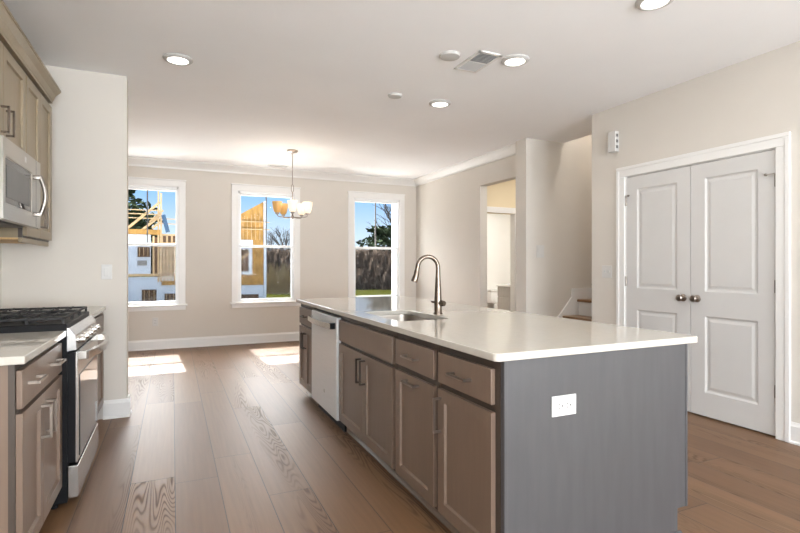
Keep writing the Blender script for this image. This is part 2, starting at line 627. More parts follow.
# hall behind the dining opening and the powder room behind its door
HY = 6.45
mb = MB()
mb.box(4.09, 4.15, HY, HY + 0.12, 0, CEIL)
mb.box(4.95, 7.3, HY, HY + 0.12, 0, CEIL)
mb.box(4.15, 4.95, HY, HY + 0.12, 2.03, CEIL)
struct('wall_hall', mb, M['hall'])
struct('wall_hall_end', MB().box(7.2, 7.3, 5.02, 9.4, 0, CEIL), M['bathwall'])
struct('wall_bath_back', MB().box(4.09, 7.2, 9.28, 9.4, 0, CEIL), M['bathwall'])
struct('wall_bath_left', MB().box(4.09, 4.13, HY + 0.12, 9.28, 0, CEIL), M['bathwall'])

# crown, baseboards -------------------------------------------------
def crown_profile(d, h):
    return [(0, 0), (d, 0), (d, -0.018), (d * 0.8, -0.03), (d * 0.45, -h * 0.55), (0.02, -h * 0.8), (0.016, -h), (0, -h)]


mb = MB()
mb.prism([(-1.15, FAR - p, CEIL + q) for p, q in crown_profile(0.085, 0.115)], (5.12, 0, 0))
struct('trim_1', mb, M['trim'])
mb = MB()
mb.prism([(3.97 - p, 5.02, CEIL + q) for p, q in crown_profile(0.085, 0.115)], (0, FAR - 5.02, 0))
struct('trim_2', mb, M['trim'])


def baseboard(name, a, b, n, h=0.145, mat='trim'):
    """along the wall from a to b, n = direction into the room"""
    a, b, n = Vector((*a, 0)), Vector((*b, 0)), Vector((*n, 0))
    prof = [(0, 0), (0.024, 0), (0.024, 0.012), (0.015, 0.02), (0.015, h - 0.028), (0.010, h - 0.016), (0.006, h), (0, h)]
    mb = MB()
    mb.prism([a + n * p + Vector((0, 0, q)) for p, q in prof], b - a)
    return struct(name, mb, M[mat])


baseboard('baseboard_far', (-1.15, FAR), (3.97, FAR), (0, -1))
baseboard('baseboard_kitchen_end', (-0.50, 4.58), (-0.311, 4.58), (0, -1))
baseboard('baseboard_kitchen_end_side', (-0.335, 4.58), (-0.335, 4.72), (1, 0))
baseboard('baseboard_dining_right', (3.97, 5.985), (3.97, FAR), (-1, 0))
baseboard('baseboard_pantry', (3.87, -0.59), (3.87, 2.012), (-1, 0))
baseboard('baseboard_pantry_far', (3.87, 3.485), (3.87, 3.81), (-1, 0))
baseboard('baseboard_stair', (3.85, 4.82), (3.85, 5.02), (-1, 0))
baseboard('baseboard_hall', (5.04, HY), (7.2, HY), (0, -1))

# far windows: single hung, casing, stool and apron ---------------------
for i, (a, b) in enumerate(WIN):
    nm = 'window_%d' % (i + 1)
    root = bpy.data.objects.new(nm, None)
    root.location = ((a + b) / 2, FAR, WZ0)
    root['kind'] = 'structure'
    COL.objects.link(root)
    hw = (b - a) / 2
    H = WZ1 - WZ0
    zr = 1.512 - WZ0
    mb = MB()                                   # casing boards on the wall face
    mb.box(-hw - 0.125, -hw - 0.035, -0.02, 0, -0.02, H + 0.125, 0.004)
    mb.box(hw + 0.035, hw + 0.125, -0.02, 0, -0.02, H + 0.125, 0.004)
    mb.box(-hw - 0.125, hw + 0.125, -0.021, 0, H + 0.035, H + 0.125, 0.004)
    mb.box(-hw - 0.135, hw + 0.135, -0.03, 0, H + 0.120, H + 0.138, 0.004)
    mb.box(-hw - 0.04, -hw - 0.03, -0.018, 0.02, -0.02, H + 0.035)
    mb.box(hw + 0.03, hw + 0.04, -0.018, 0.02, -0.02, H + 0.035)
    mb.box(-hw - 0.04, hw + 0.04, -0.018, 0.02, H + 0.03, H + 0.04)
    mb.build('casing', M['trim'], root)
    MB().box(-hw - 0.15, hw + 0.15, -0.05, 0.01, -0.045, -0.02, 0.006).build('sill', M['trim'], root)
    MB().box(-hw - 0.125, hw + 0.125, -0.018, 0, -0.105, -0.045, 0.004).build('apron', M['trim'], root)
    mb = MB()                                   # vinyl jambs
    for sgn in (-1, 1):
        mb.box(sgn * (hw + 0.002), sgn * (hw + 0.032), 0.006, 0.125, -0.022, H + 0.03)
    mb.box(-hw - 0.03, hw + 0.03, 0.006, 0.125, H + 0.002, H + 0.03)
    mb.box(-hw - 0.03, hw + 0.03, 0.011, 0.14, -0.044, -0.002)
    mb.build('frame', M['vinyl'], root)
    for nm2, z0, z1, y in (('upper_sash', zr - 0.018, H, 0.046), ('lower_sash', 0.0, zr + 0.018, 0.014)):
        mb = MB()
        mb.box(-hw - 0.004, -hw + 0.016, y, y + 0.028, z0, z1, 0.003)
        mb.box(hw - 0.010, hw + 0.004, y, y + 0.028, z0, z1, 0.003)
        mb.box(-hw, hw, y, y + 0.028, z0, z0 + 0.030, 0.003)
        mb.box(-hw, hw, y, y + 0.028, z1 - 0.030, z1, 0.003)
        if nm2 == 'lower_sash':
            mb.box(-0.05, 0.05, y - 0.012, y + 0.004, z1 - 0.012, z1 - 0.002, 0.003)
        sash = mb.build(nm2, M['vinyl'], root)
        MB().box(-hw + 0.012, hw - 0.008, y + 0.012, y + 0.016, z0 + 0.03, z1 - 0.03).build('pane', M['glass'], sash)
        if nm2 == 'upper_sash':
            MB().box(-0.009, 0.009, y + 0.005, y + 0.023, z0 + 0.03, z1 - 0.03).build('muntin', M['greyplastic'], sash)
        else:
            MB().box(-hw, hw, 0.084, 0.086, 0.004, zr).build('insect_screen', M['screen'], root)

# windows behind the camera (seen only in reflections)
for i, cx in enumerate((0.3, 2.7)):
    mb = MB()
    mb.box(cx - 0.94, cx - 0.84, -8.96, -8.94, 0.3, 2.44, 0.004)
    mb.box(cx + 0.84, cx + 0.94, -8.96, -8.94, 0.3, 2.44, 0.004)
    mb.box(cx - 0.94, cx + 0.94, -8.96, -8.94, 2.34, 2.44, 0.004)
    mb.box(cx - 0.98, cx + 0.98, -8.98, -8.90, 0.31, 0.35, 0.004)
    struct('window_%d' % (i + 4), mb, M['trim'])
for i, (xa, xb) in enumerate(((-1.15, -1.13), (3.85, 3.87))):  # casings of the side openings added for the fill lamps
    mb = MB()
    mb.box(xa, xb, -3.5, -3.4, 0.25, 2.45, 0.004)
    mb.box(xa, xb, -1.4, -1.3, 0.25, 2.45, 0.004)
    mb.box(xa, xb, -3.4, -1.4, 2.35, 2.45, 0.004)
    mb.box(xa, xb, -3.4, -1.4, 0.25, 0.35, 0.004)
    struct('window_%d' % (i + 6), mb, M['trim'])

# pantry door casing
mb = MB()
CY0, CY1 = 2.105, 3.392
for y0, y1 in ((CY0 - 0.092, CY0), (CY1, CY1 + 0.092)):
    mb.box(3.852, 3.869, y0 + 0.001, y1 - 0.001, 0, 2.0445, 0.003)
    mb.box(3.846, 3.8695, y0 if y0 < 3 else y1 - 0.03, y0 + 0.03 if y0 < 3 else y1, 0, 2.106, 0.003)
mb.box(3.852, 3.869, CY0 - 0.061, CY1 + 0.061, 2.045, 2.1365, 0.003)
mb.box(3.846, 3.8695, CY0 - 0.092, CY1 + 0.092, 2.107, 2.137, 0.004)
mb.box(3.87, 3.99, CY0 - 0.001, CY0 + 0.004, 0, 2.045)
mb.box(3.87, 3.99, CY1 - 0.004, CY1 + 0.001, 0, 2.045)
mb.box(3.87, 3.99, CY0, CY1, 2.039, 2.046)
struct('trim_3', mb, M['trim'])
# powder room door casing
mb = MB()
for x0 in (4.062, 4.95):
    mb.box(x0, x0 + 0.088, HY - 0.018, HY, 0, 2.0295, 0.004)
mb.box(4.06, 5.04, HY - 0.018, HY, 2.03, 2.12, 0.004)
mb.box(4.15, 4.165, HY, HY + 0.12, 0, 2.03)
mb.box(4.935, 4.95, HY, HY + 0.12, 0, 2.03)
struct('trim_4', mb, M['trim'])


# pantry doors -------------------------------------------------------
def recessed(mb, x0, x1, z0, z1, y, depth, slope, raised=0.0, rs=0.02):
    """a ring from the border down to a recessed field; y = front plane, +y inward"""
    b = mb.bm

    def ring(i, yy):
        return [b.verts.new((x0 + i, yy, z0 + i)), b.verts.new((x1 - i, yy, z0 + i)), b.verts.new((x1 - i, yy, z1 - i)), b.verts.new((x0 + i, yy, z1 - i))]
    rs_ = [ring(0, y), ring(slope, y + depth)]
    if raised:
        rs_.append(ring(slope + 0.012, y + depth))
        rs_.append(ring(slope + 0.012 + rs, y + depth - raised))
    for A, B in zip(rs_, rs_[1:]):
        for k in range(4):
            j = (k + 1) % 4
            b.faces.new((A[k], A[j], B[j], B[k]))
    b.faces.new(rs_[-1])


def panel_door(mb, w, h, t, panels, depth=0.008, slope=0.012, raised=0.0, y=0.0):
    """slab with front at y, panels = (x0,x1,z0,z1); front face is cut around panels (one column)"""
    b = mb.bm
    mb.weld = True
    x0, x1 = panels[0][0], panels[0][1]
    zs = [0.0]
    for p in panels:
        zs += [p[2], p[3]]
    zs.append(h)

    def q(xa, xb, za, zb):
        b.faces.new([b.verts.new(v) for v in ((xa, y, za), (xb, y, za), (xb, y, zb), (xa, y, zb))])
    q(0, x0, 0, h)
    q(x1, w, 0, h)
    for i in range(0, len(zs), 2):
        q(x0, x1, zs[i], zs[i + 1])
    for p in panels:
        recessed(mb, p[0], p[1], p[2], p[3], y, depth, slope, raised)
    # sides and back
    b.faces.new([b.verts.new(v) for v in ((0, y + t, 0), (w, y + t, 0), (w, y + t, h), (0, y + t, h))])
    for xa in (0, w):
        b.faces.new([b.verts.new(v) for v in ((xa, y, 0), (xa, y + t, 0), (xa, y + t, h), (xa, y, h))])
    for za in (0, h):
        b.faces.new([b.verts.new(v) for v in ((0, y, za), (w, y, za), (w, y + t, za), (0, y + t, za))])
    return mb


def knob(parent, x, z, y=0.0):
    mb = MB()
    mb.lathe([(0.030, 0.0), (0.030, 0.006), (0.024, 0.010), (0.011, 0.014), (0.011, 0.034), (0.020, 0.040), (0.027, 0.050), (0.028, 0.058), (0.022, 0.066), (0.001, 0.069)], axis='Y', n=24)
    for v in mb.bm.verts:
        v.co = Vector((x + v.co.x, y - v.co.y, z + v.co.z))
    return mb.build('knob', M['nickel'], parent, smooth=40)


DH = 2.022
for i, (y_far, lab) in enumerate(((3.388, 'left leaf of the white double pantry door, hinged beside the light switch'),
                                  (2.746, 'right leaf of the white double pantry door, hinged nearest the photo edge'))):
    wdt = 0.637
    # local x runs toward the camera (-Y), local y into the wall (+X)
    root = thing('pantry_door', lab, 'door', (3.872, y_far, 0.013), R(-90))
    mb = MB()
    panel_door(mb, wdt, DH, 0.035, [(0.118, wdt - 0.120, 0.19, 0.80), (0.118, wdt - 0.120, 0.995, 1.905)], 0.010, 0.014, 0.006)
    mb.build('leaf', M['door'], root)
    knob(root, wdt - 0.062 if i == 0 else 0.055, 0.935)
    hx = -0.002 if i == 0 else wdt - 0.002
    for k, hz in enumerate((0.315, 1.055, 1.805)):
        mb = MB()
        mb.tube([(hx + 0.002, -0.006, hz - 0.045), (hx + 0.002, -0.006, hz + 0.045)], 0.008, 10)
        mb.box(hx - 0.008, hx + 0.012, -0.003, 0.004, hz - 0.044, hz + 0.044)
        if k == 2:                               # door stop arm on the top hinge pin
            d = 1 if i == 0 else -1
            mb.bar((hx, -0.008, hz + 0.047), (hx + d * 0.05, -0.030, hz + 0.043), 0.009)
            mb.lathe([(0.010, -0.006), (0.010, 0.006)], (hx + d * 0.05, -0.030, hz + 0.043), 'Y', 12)
        mb.build('hinge', M['hinge'], root, smooth=40)
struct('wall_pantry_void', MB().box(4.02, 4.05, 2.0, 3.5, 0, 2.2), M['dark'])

# ================================================================== CABINETRY
def shaker(parent, x0, x1, z0, z1, mat, rail=0.055, t=0.02, name='door'):
    mb = MB()
    w, h = x1 - x0, z1 - z0
    panel_door(mb, w, h, t, [(rail, w - rail, rail, h - rail)], 0.012, 0.005)
    for v in mb.bm.verts:
        v.co += Vector((x0, -t, z0))
    return mb.build(name, mat, parent)


def slab_front(parent, x0, x1, z0, z1, mat, t=0.02, name='drawer'):
    return MB().box(x0, x1, -t, 0, z0, z1, 0.003).build(name, mat, parent)


def pull(parent, a, b, mat, y=-0.02, out=0.034, t=0.010):
    """square bar pull between a=(x,z) and b=(x,z)"""
    mb = MB()
    A, B = Vector((a[0], y - out, a[1])), Vector((b[0], y - out, b[1]))
    d = (B - A).normalized()
    mb.bar(A - d * t / 2, B + d * t / 2, t, t, up=(0, 1, 0))
    mb.bar((a[0], y, a[1]), (a[0], y - out, a[1]), t, t)
    mb.bar((b[0], y, b[1]), (b[0], y - out, b[1]), t, t)
    return mb.build('handle', mat, parent)


def carcass(root, w, d, mat, frame_mat, z0=0.09, z1=0.864, toe=0.065, open_top=False):
    mb = MB()
    g = 0.0008
    if open_top:                                  # sink base: a shell so that the bowl has room
        mb.box(g, 0.018, 0.02, d, z0, z1)
        mb.box(w - 0.018, w - g, 0.02, d, z0, z1)
        mb.box(0.018, w - 0.018, 0.02, d, z0, z0 + 0.018)
        mb.box(0.018, w - 0.018, d - 0.012, d, z0 + 0.018, z1)
    else:
        mb.box(g, w - g, 0.02, d, z0, z1)
    mb.build('body', mat, root)
    MB().box(g, w - g, 0.0, 0.02, z0, z1).build('face_frame', frame_mat, root)
    MB().box(g, w - g, toe, toe + 0.016, 0.0, z0).build('toe_kick', frame_mat, root)


ISX = 1.115                                        # island face-frame plane
IZ0, IZD, IZF0, IZF1 = 0.102, 0.655, 0.690, 0.827   # door bottom/top, drawer bottom/top


def island_cab(y_far, y_near, lab, open_top=False):
    root = thing('base_cabinet', lab, 'cabinet', (ISX, y_far, 0), R(-90))
    w = y_far - y_near
    carcass(root, w, 0.60, M['cab'], M['cabdark'], open_top=open_top)
    return root, w


# farthest cabinet
r, w = island_cab(4.72, 4.228, 'taupe island base cabinet beyond the dishwasher, farthest from the camera')
f = slab_front(r, 0.008, w - 0.012, IZF0 - 0.015, IZF1, M['cab'])
pull(f, (w / 2 - 0.06, 0.755), (w / 2 + 0.06, 0.755), M['bronze'])
dL = shaker(r, 0.008, w / 2 - 0.002, IZ0, IZD, M['cab'])
dR = shaker(r, w / 2 + 0.002, w - 0.012, IZ0, IZD, M['cab'])
pull(dL, (w / 2 - 0.03, 0.47), (w / 2 - 0.03, 0.60), M['bronze'])
pull(dR, (w / 2 + 0.03, 0.47), (w / 2 + 0.03, 0.60), M['bronze'])

# dishwasher
root = thing('dishwasher', 'white-steel built-in dishwasher with a bar handle in the island', 'dishwasher', (ISX, 4.222, 0), R(-90))
w = 4.222 - 3.488
MB().box(0.002, w - 0.002, 0.02, 0.58, 0.11, 0.855).build('tub', M['black'], root)
mb = MB()
mb.box(0.006, w - 0.010, -0.030, 0.02, 0.085, 0.838, 0.006)
door = mb.build('door', M['dwsteel'], root)
mb = MB()
N_ = 14
P = []
for k in range(N_ + 1):
    s = k / N_
    P.append((0.035 + s * (w - 0.08), -0.062 - 0.022 * math.sin(math.pi * s), 0.772))
for a, b in zip(P, P[1:]):
    mb.bar(a, b, 0.040, 0.016, up=(0, 1, 0))
mb.box(0.032, 0.060, -0.066, -0.029, 0.752, 0.792, 0.003)
mb.build('handle', M['steelbright'], door)
MB().box(w - 0.075, w - 0.042, -0.068, -0.029, 0.750, 0.794, 0.003).build('handle_end', M['black'], door)
mb = MB()
mb.lathe([(0.016, 0), (0.016, 0.002), (0.001, 0.003)], axis='Y', n=20)
for v in mb.bm.verts:
    v.co = Vector((w * 0.55 + v.co.x, -0.030 - v.co.y, 0.235 + v.co.z))
mb.build('badge', M['ventgrey'], door)
MB().box(0.004, w - 0.004, 0.03, 0.045, 0.0, 0.10).build('toe_kick', M['black'], root)

# sink base
r, w = island_cab(3.482, 2.488, 'wide taupe island sink cabinet with a false drawer front and two doors', open_top=True)
slab_front(r, 0.012, w - 0.020, IZF0 - 0.014, IZF1 - 0.002, M['cab'], name='false_front')
dL = shaker(r, 0.012, 0.508, IZ0, IZD, M['cab'])
dR = shaker(r, 0.512, w - 0.020, IZ0, IZD, M['cab'])
pull(dL, (0.475, 0.475), (0.475, 0.620), M['bronze'])
pull(dR, (0.545, 0.475), (0.545, 0.620), M['bronze'])

# pull-out base
r, w = island_cab(2.486, 2.014, 'taupe island cabinet whose pull-out door has a horizontal handle')
f = slab_front(r, 0.020, w - 0.020, IZF0, IZF1, M['cab'])
pull(f, (w / 2 - 0.066, 0.757), (w / 2 + 0.066, 0.757), M['nickel'])
d = shaker(r, 0.020, w - 0.020, IZ0, IZD + 0.004, M['cab'])
pull(d, (w / 2 - 0.066, 0.628), (w / 2 + 0.066, 0.628), M['nickel'])

# nearest base
r, w = island_cab(2.012, 1.546, 'taupe island cabinet at the near corner, with a vertical door handle')
f = slab_front(r, 0.020, w - 0.030, IZF0, IZF1, M['cab'])
pull(f, (w / 2 - 0.070, 0.757), (w / 2 + 0.062, 0.757), M['nickel'])
d = shaker(r, 0.020, w - 0.030, IZ0, IZD + 0.006, M['cab'])
pull(d, (0.046, 0.475), (0.046, 0.622), M['nickel'])

# island ends and back
IPX0, IPX1, IPY = 1.117, 2.125, 1.527
root = thing('island_end_panel', 'grey-brown wood end panel of the island facing the camera', 'panel', (IPX0, IPY, 0))
wp = IPX1 - IPX0
mb = MB()
mb.prism([(0.05, 0, 0), (wp - 0.062, 0, 0), (wp - 0.062, 0, 0.128), (wp, 0, 0.128), (wp, 0, 0.864), (0, 0, 0.864), (0, 0, 0.092), (0.05, 0, 0.092)], (0, 0.018, 0))
mb.build('panel', M['panel'], root)
MB().box(0.0, 0.016, -0.004, -0.0002, 0.092, 0.862, 0.0015).build('edge_strip', M['panel'], root)
MB().box(wp - 0.010, wp + 0.002, -0.003, -0.0002, 0.128, 0.862, 0.001).build('edge_strip', M['panel'], root)
root = thing('island_back_panel', 'grey-brown wood back panel along the seating side of the island', 'panel', (IPX1, IPY, 0))
MB().box(-0.018, 0, 0.0185, 4.72 - IPY, 0.128, 0.864).build('panel', M['panel'], root)
MB().box(-0.080, -0.062, 0.0185, 4.72 - IPY, 0.0, 0.128).build('toe_kick', M['cabdark'], root)
MB().box(1.117, 2.106, 4.7202, 4.738, 0.09, 0.864).build('island_far_panel', M['panel'])
o = bpy.data.objects['island_far_panel']
tag(o, 'grey-brown wood panel closing the far end of the island', 'panel')
mb = MB()
mb.prism([(ISX + 0.065 - 0.020, 1.53, 0), (ISX + 0.065, 1.53, 0), (ISX + 0.065, 1.53, 0.02), (ISX + 0.065 - 0.006, 1.53, 0.02), (ISX + 0.065 - 0.020, 1.53, 0.008)], (0, 3.18, 0))
struct('baseboard_island', mb, M['cab'])
mb = MB()
mb.prism([(1.15, IPY, 0), (1.15, IPY - 0.016, 0), (1.15, IPY - 0.016, 0.012), (1.15, IPY - 0.006, 0.028), (1.15, IPY, 0.028)], (0.93, 0, 0))
struct('baseboard_island_end', mb, M['panel'])


# countertops ----------------------------------------------------------
def rrect(x0, x1, y0, y1, r, n=6):
    P = []
    for cx, cy, a0 in ((x1 - r, y1 - r, 0), (x0 + r, y1 - r, 90), (x0 + r, y0 + r, 180), (x1 - r, y0 + r, 270)):
        for k in range(n + 1):
            a = R(a0 + 90 * k / n)
            P.append((cx + r * math.cos(a), cy + r * math.sin(a)))
    return P


def slab(name, outer, hole, z0, z1, mat, bev=0.004):
    bm = bmesh.new()
    es = []
    for loop in (outer, hole):
        if not loop:
            continue
        vs = [bm.verts.new((x, y, z1)) for x, y in loop]
        es += [bm.edges.new((vs[i], vs[(i + 1) % len(vs)])) for i in range(len(vs))]
    bmesh.ops.triangle_fill(bm, use_beauty=True, use_dissolve=False, edges=es)
    bmesh.ops.recalc_face_normals(bm, faces=bm.faces)
    if bm.faces and bm.faces[:][0].normal.z < 0:
        bmesh.ops.reverse_faces(bm, faces=bm.faces)
    top = list(bm.faces)
    r = bmesh.ops.extrude_face_region(bm, geom=top)
    for v in [g for g in r['geom'] if isinstance(g, bmesh.types.BMVert)]:
        v.co.z = z0
    bmesh.ops.recalc_face_normals(bm, faces=bm.faces)
    if bev:
        ed = [e for e in bm.edges if len(e.link_faces) == 2 and abs(e.link_faces[0].normal.z - e.link_faces[1].normal.z) > 0.8]
        bmesh.ops.bevel(bm, geom=ed, offset=bev, segments=2, affect='EDGES', profile=0.5)
    me = bpy.data.meshes.new(name)
    bm.to_mesh(me)
    bm.free()
    me.materials.append(mat)
    o = bpy.data.objects.new(name, me)
    COL.objects.link(o)
    return o


SX0, SX1, SY0, SY1 = 1.195, 1.545, 2.625, 3.265
o = slab('countertop', rrect(1.072, 2.192, 1.512, 4.765, 0.022), rrect(SX0, SX1, SY0, SY1, 0.07), 0.865, 0.895, M['quartz'])
tag(o, 'off-white polished quartz countertop covering the island, with a sink cut-out', 'countertop')

# sink
def sink_bowl():
    bm = bmesh.new()
    loops = []
    spec = [(0.022, 0.8645, 0.07), (-0.004, 0.8645, 0.066), (-0.006, 0.850, 0.065), (-0.012, 0.70, 0.06), (-0.035, 0.672, 0.05), (-0.06, 0.668, 0.04)]
    for off, z, r in spec:
        loops.append([bm.verts.new((x, y, z)) for x, y in rrect(SX0 - off, SX1 + off, SY0 - off, SY1 + off, max(r + off * 0.3, 0.02))])
    for A, B in zip(loops, loops[1:]):
        for k in range(len(A)):
            j = (k + 1) % len(A)
            bm.faces.new((A[k], A[j], B[j], B[k]))
    bm.faces.new(loops[-1])
    return bm


root = thing('kitchen_sink', 'stainless undermount sink set into the island countertop', 'sink', ((SX0 + SX1) / 2, (SY0 + SY1) / 2, 0.668))
mb = MB()
mb.bm.free()
mb.bm = sink_bowl()
for v in mb.bm.verts:
    v.co -= Vector(root.location)
o = mb.build('bowl', M['sink'], root, smooth=50)
md = o.modifiers.new('thick', 'SOLIDIFY')
md.thickness = 0.002
mb = MB().lathe([(0.045, 0.0005), (0.045, 0.004), (0.036, 0.005), (0.030, 0.0025), (0.001, 0.002)], (0, 0.05, 0.0))
mb.build('drain', M['steelbright'], root, smooth=40)

# faucet
root = thing('kitchen_faucet', 'tall gooseneck pull-down faucet in brushed bronze behind the sink', 'faucet', (1.603, 2.914, 0.895))
mb = MB()
mb.lathe([(0.030, 0), (0.030, 0.006), (0.026, 0.012), (0.0255, 0.07), (0.0245, 0.10), (0.020, 0.19), (0.0155, 0.27), (0.0147, 0.30)])
mb.build('body', M['faucet'], root, smooth=40)
DIRX, DIRY = -0.985, 0.17
P, RD = [], []
P.append((0, 0, 0.285))
RAD = 0.071
for k in range(0, 19):
    a = R(180 - k * 9.6)
    d = RAD + RAD * math.cos(a)
    P.append((DIRX * d, DIRY * d, 0.305 + RAD * 1.06 * math.sin(a)))
    RD.append(0.0135)
P.append((DIRX * 0.146, DIRY * 0.146, 0.285))
mb = MB().tube(P, 0.0145, 14)
mb.build('spout', M['faucet'], root, smooth=40)
d0, d1 = 0.146, 0.166
mb = MB().tube([(DIRX * d0, DIRY * d0, 0.292), (DIRX * (d0 + .004), DIRY * (d0 + .004), 0.262), (DIRX * (d1 - .003), DIRY * (d1 - .003), 0.222), (DIRX * d1, DIRY * d1, 0.214)], [0.0160, 0.0180, 0.0220, 0.0205], 16)
mb.box(DIRX * d0 - 0.021, DIRX * d0 - 0.013, DIRY * d0 - 0.006, DIRY * d0 + 0.006, 0.245, 0.268, 0.002)
mb.build('spray_head', M['faucet'], root, smooth=40)
mb = MB().tube([(-0.008, 0.012, 0.072), (0.016, -0.030, 0.072), (0.022, -0.046, 0.072)], [0.020, 0.020, 0.017], 16)
mb.tube([(-0.012, 0.024, 0.077), (-0.022, 0.048, 0.079)], [0.008, 0.006], 10)
mb.build('lever', M['faucet'], root, smooth=40)

# horizontal outlet on the island end ----------------------------------
def wall_plate(name, lab, cat, loc, rz, w, h, kind):
    root = thing(name, lab, cat, loc, rz)
    MB().box(-w / 2, w / 2, -0.006, 0, -h / 2, h / 2, 0.002).build('plate', M['plastic'], root)
    if kind == 'outlet_h':
        for sx in (-1, 1):
            mb = MB().box(sx * w * 0.165 - w * 0.13, sx * w * 0.165 + w * 0.13, -0.008, -0.0055, -h * 0.21, h * 0.21, 0.003)
            f = mb.build('receptacle', M['plastic'], root)
            mb = MB()
            for dz in (-0.007, 0.007):
                mb.box(sx * w * 0.165 - 0.010, sx * w * 0.165 - 0.003, -0.0085, -0.0078, dz - 0.0015, dz + 0.0015)
            mb.box(sx * w * 0.165 + 0.005, sx * w * 0.165 + 0.011, -0.0085, -0.0078, -0.003, 0.003)
            mb.build('slots', M['dark'], f)
    elif kind == 'outlet_v':
        for sz in (-1, 1):
            f = MB().box(-w * 0.22, w * 0.22, -0.008, -0.0055, sz * h * 0.165 - h * 0.12, sz * h * 0.165 + h * 0.12, 0.003).build('receptacle', M['plastic'], root)
            mb = MB()
            for dx in (-0.007, 0.007):
                mb.box(dx - 0.0015, dx + 0.0015, -0.0085, -0.0078, sz * h * 0.165 - 0.004, sz * h * 0.165 + 0.006)
            mb.build('slots', M['dark'], f)
    elif kind == 'rocker':
        MB().box(-w * 0.22, w * 0.22, -0.010, -0.0055, -h * 0.28, h * 0.28, 0.002).build('rocker', M['plastic'], root)
    elif kind == 'rocker2':
        for sx in (-1, 1):
            MB().box(sx * w * 0.22 - w * 0.13, sx * w * 0.22 + w * 0.13, -0.010, -0.0055, -h * 0.28, h * 0.28, 0.002).build('rocker', M['plastic'], root)
    elif kind == 'toggle2':
        for sx in (-1, 1):
            MB().box(sx * w * 0.2 - 0.005, sx * w * 0.2 + 0.005, -0.016, -0.0055, -0.010, 0.012, 0.002).build('toggle', M['ventgrey'], root)
    return root


wall_plate('power_outlet', 'white horizontal outlet on the end panel of the island', 'outlet', (1.402, IPY - 0.0001, 0.668), 0, 0.122, 0.080, 'outlet_h')
wall_plate('power_outlet', 'white outlet low on the far wall between the first two windows', 'outlet', (-0.226, FAR - 0.0001, 0.40), 0, 0.075, 0.12, 'outlet_v')
wall_plate('light_switch', 'white light switch on the wall at the end of the range run', 'light switch', (-0.476, 4.5799, 1.165), 0, 0.075, 0.118, 'rocker')
wall_plate('light_switch', 'white light switch on the shaded wall above the stairs', 'light switch', (4.06, 4.8199, 1.385), 0, 0.118, 0.150, 'rocker')
wall_plate('light_switch', 'white double light switch beside the pantry door casing', 'light switch', (3.8699, 3.612, 1.155), R(-90), 0.118, 0.120, 'toggle2')

# door chime on pantry wall
root = thing('door_chime', 'white door chime box with three dark slots high on the pantry wall', 'door chime', (3.8699, 3.515, 2.30), R(-90))
MB().box(-0.045, 0.045, -0.05, 0, 0, 0.195, 0.004).build('case', M['plastic'], root)
for k in range(3):
    MB().box(0.0440, 0.0462, -0.040, -0.012, 0.030 + k * 0.055, 0.058 + k * 0.055).build('slot', M['greyplastic'], root)

# ================================================================== LEFT RUN
LX = -0.515                                        # face frame plane, front faces +X


def left_root(name, lab, cat, y0):
    return thing(name, lab, cat, (LX, y0, 0), R(90))


r = left_root('base_cabinet', 'taupe base cabinet with a wide drawer, left edge of the photo', 'cabinet', 2.205)
w = 2.938 - 2.205
carcass(r, w, 0.628, M['cab'], M['cabdark'])
f = slab_front(r, 0.012, w - 0.008, 0.697, 0.838, M['cab'])
pull(f, (0.095, 0.775), (0.215, 0.775), M['nickel'])
pull(f, (0.470, 0.775), (0.590, 0.775), M['nickel'])
dL = shaker(r, 0.012, 0.338, 0.13, 0.680, M['cab'])
dR = shaker(r, 0.342, w - 0.008, 0.13, 0.680, M['cab'])
pull(dL, (0.300, 0.505), (0.300, 0.635), M['nickel'])
pull(dR, (0.385, 0.505), (0.385, 0.635), M['nickel'])
o = slab('countertop', rrect(-1.149, -0.480, 2.180, 2.945, 0.006), None, 0.865, 0.895, M['quartz'])
tag(o, 'short off-white quartz countertop left of the gas range', 'countertop')

r = left_root('base_cabinet', 'taupe base cabinet hidden between the gas range and the end wall', 'cabinet', 3.712)
w = 4.575 - 3.712
carcass(r, w, 0.628, M['cab'], M['cabdark'])
f = slab_front(r, 0.012, w - 0.012, 0.697, 0.838, M['cab'])
pull(f, (w / 2 - 0.065, 0.77), (w / 2 + 0.065, 0.77), M['nickel'])
dL = shaker(r, 0.012, w / 2 - 0.002, 0.13, 0.680, M['cab'])
dR = shaker(r, w / 2 + 0.002, w - 0.012, 0.13, 0.680, M['cab'])
o = slab('countertop', rrect(-1.149, -0.480, 3.708, 4.577, 0.006), None, 0.865, 0.895, M['quartz'])
tag(o, 'off-white quartz countertop between the range and the end wall', 'countertop')

# gas range -------------------------------------------------------------
RY0, RY1 = 2.952, 3.702
root = thing('gas_range', 'stainless gas range with black cooktop grates between the left counters', 'stove', (-0.49, RY0, 0), R(90))
w = RY1 - RY0                                      # local x = +Y, local y = -X, front faces +X
MB().box(0.0, w, -0.012, 0.62, 0.035, 0.885, 0.002).build('body', M['black'], root)
for fx in (0.05, w - 0.05):
    for fy in (0.05, 0.56):
        MB().lathe([(0.016, 0.0), (0.016, 0.012), (0.010, 0.016), (0.010, 0.036)], (fx, fy, 0), n=12).build('foot', M['black'], root)
MB().box(-0.004, w + 0.004, -0.010, 0.62, 0.886, 0.928, 0.006).build('cooktop', M['black'], root)
# storage drawer
mb = MB()
mb.box(0.004, w - 0.004, -0.060, -0.013, 0.055, 0.215, 0.004)
mb.build('storage_drawer', M['steel'], root)
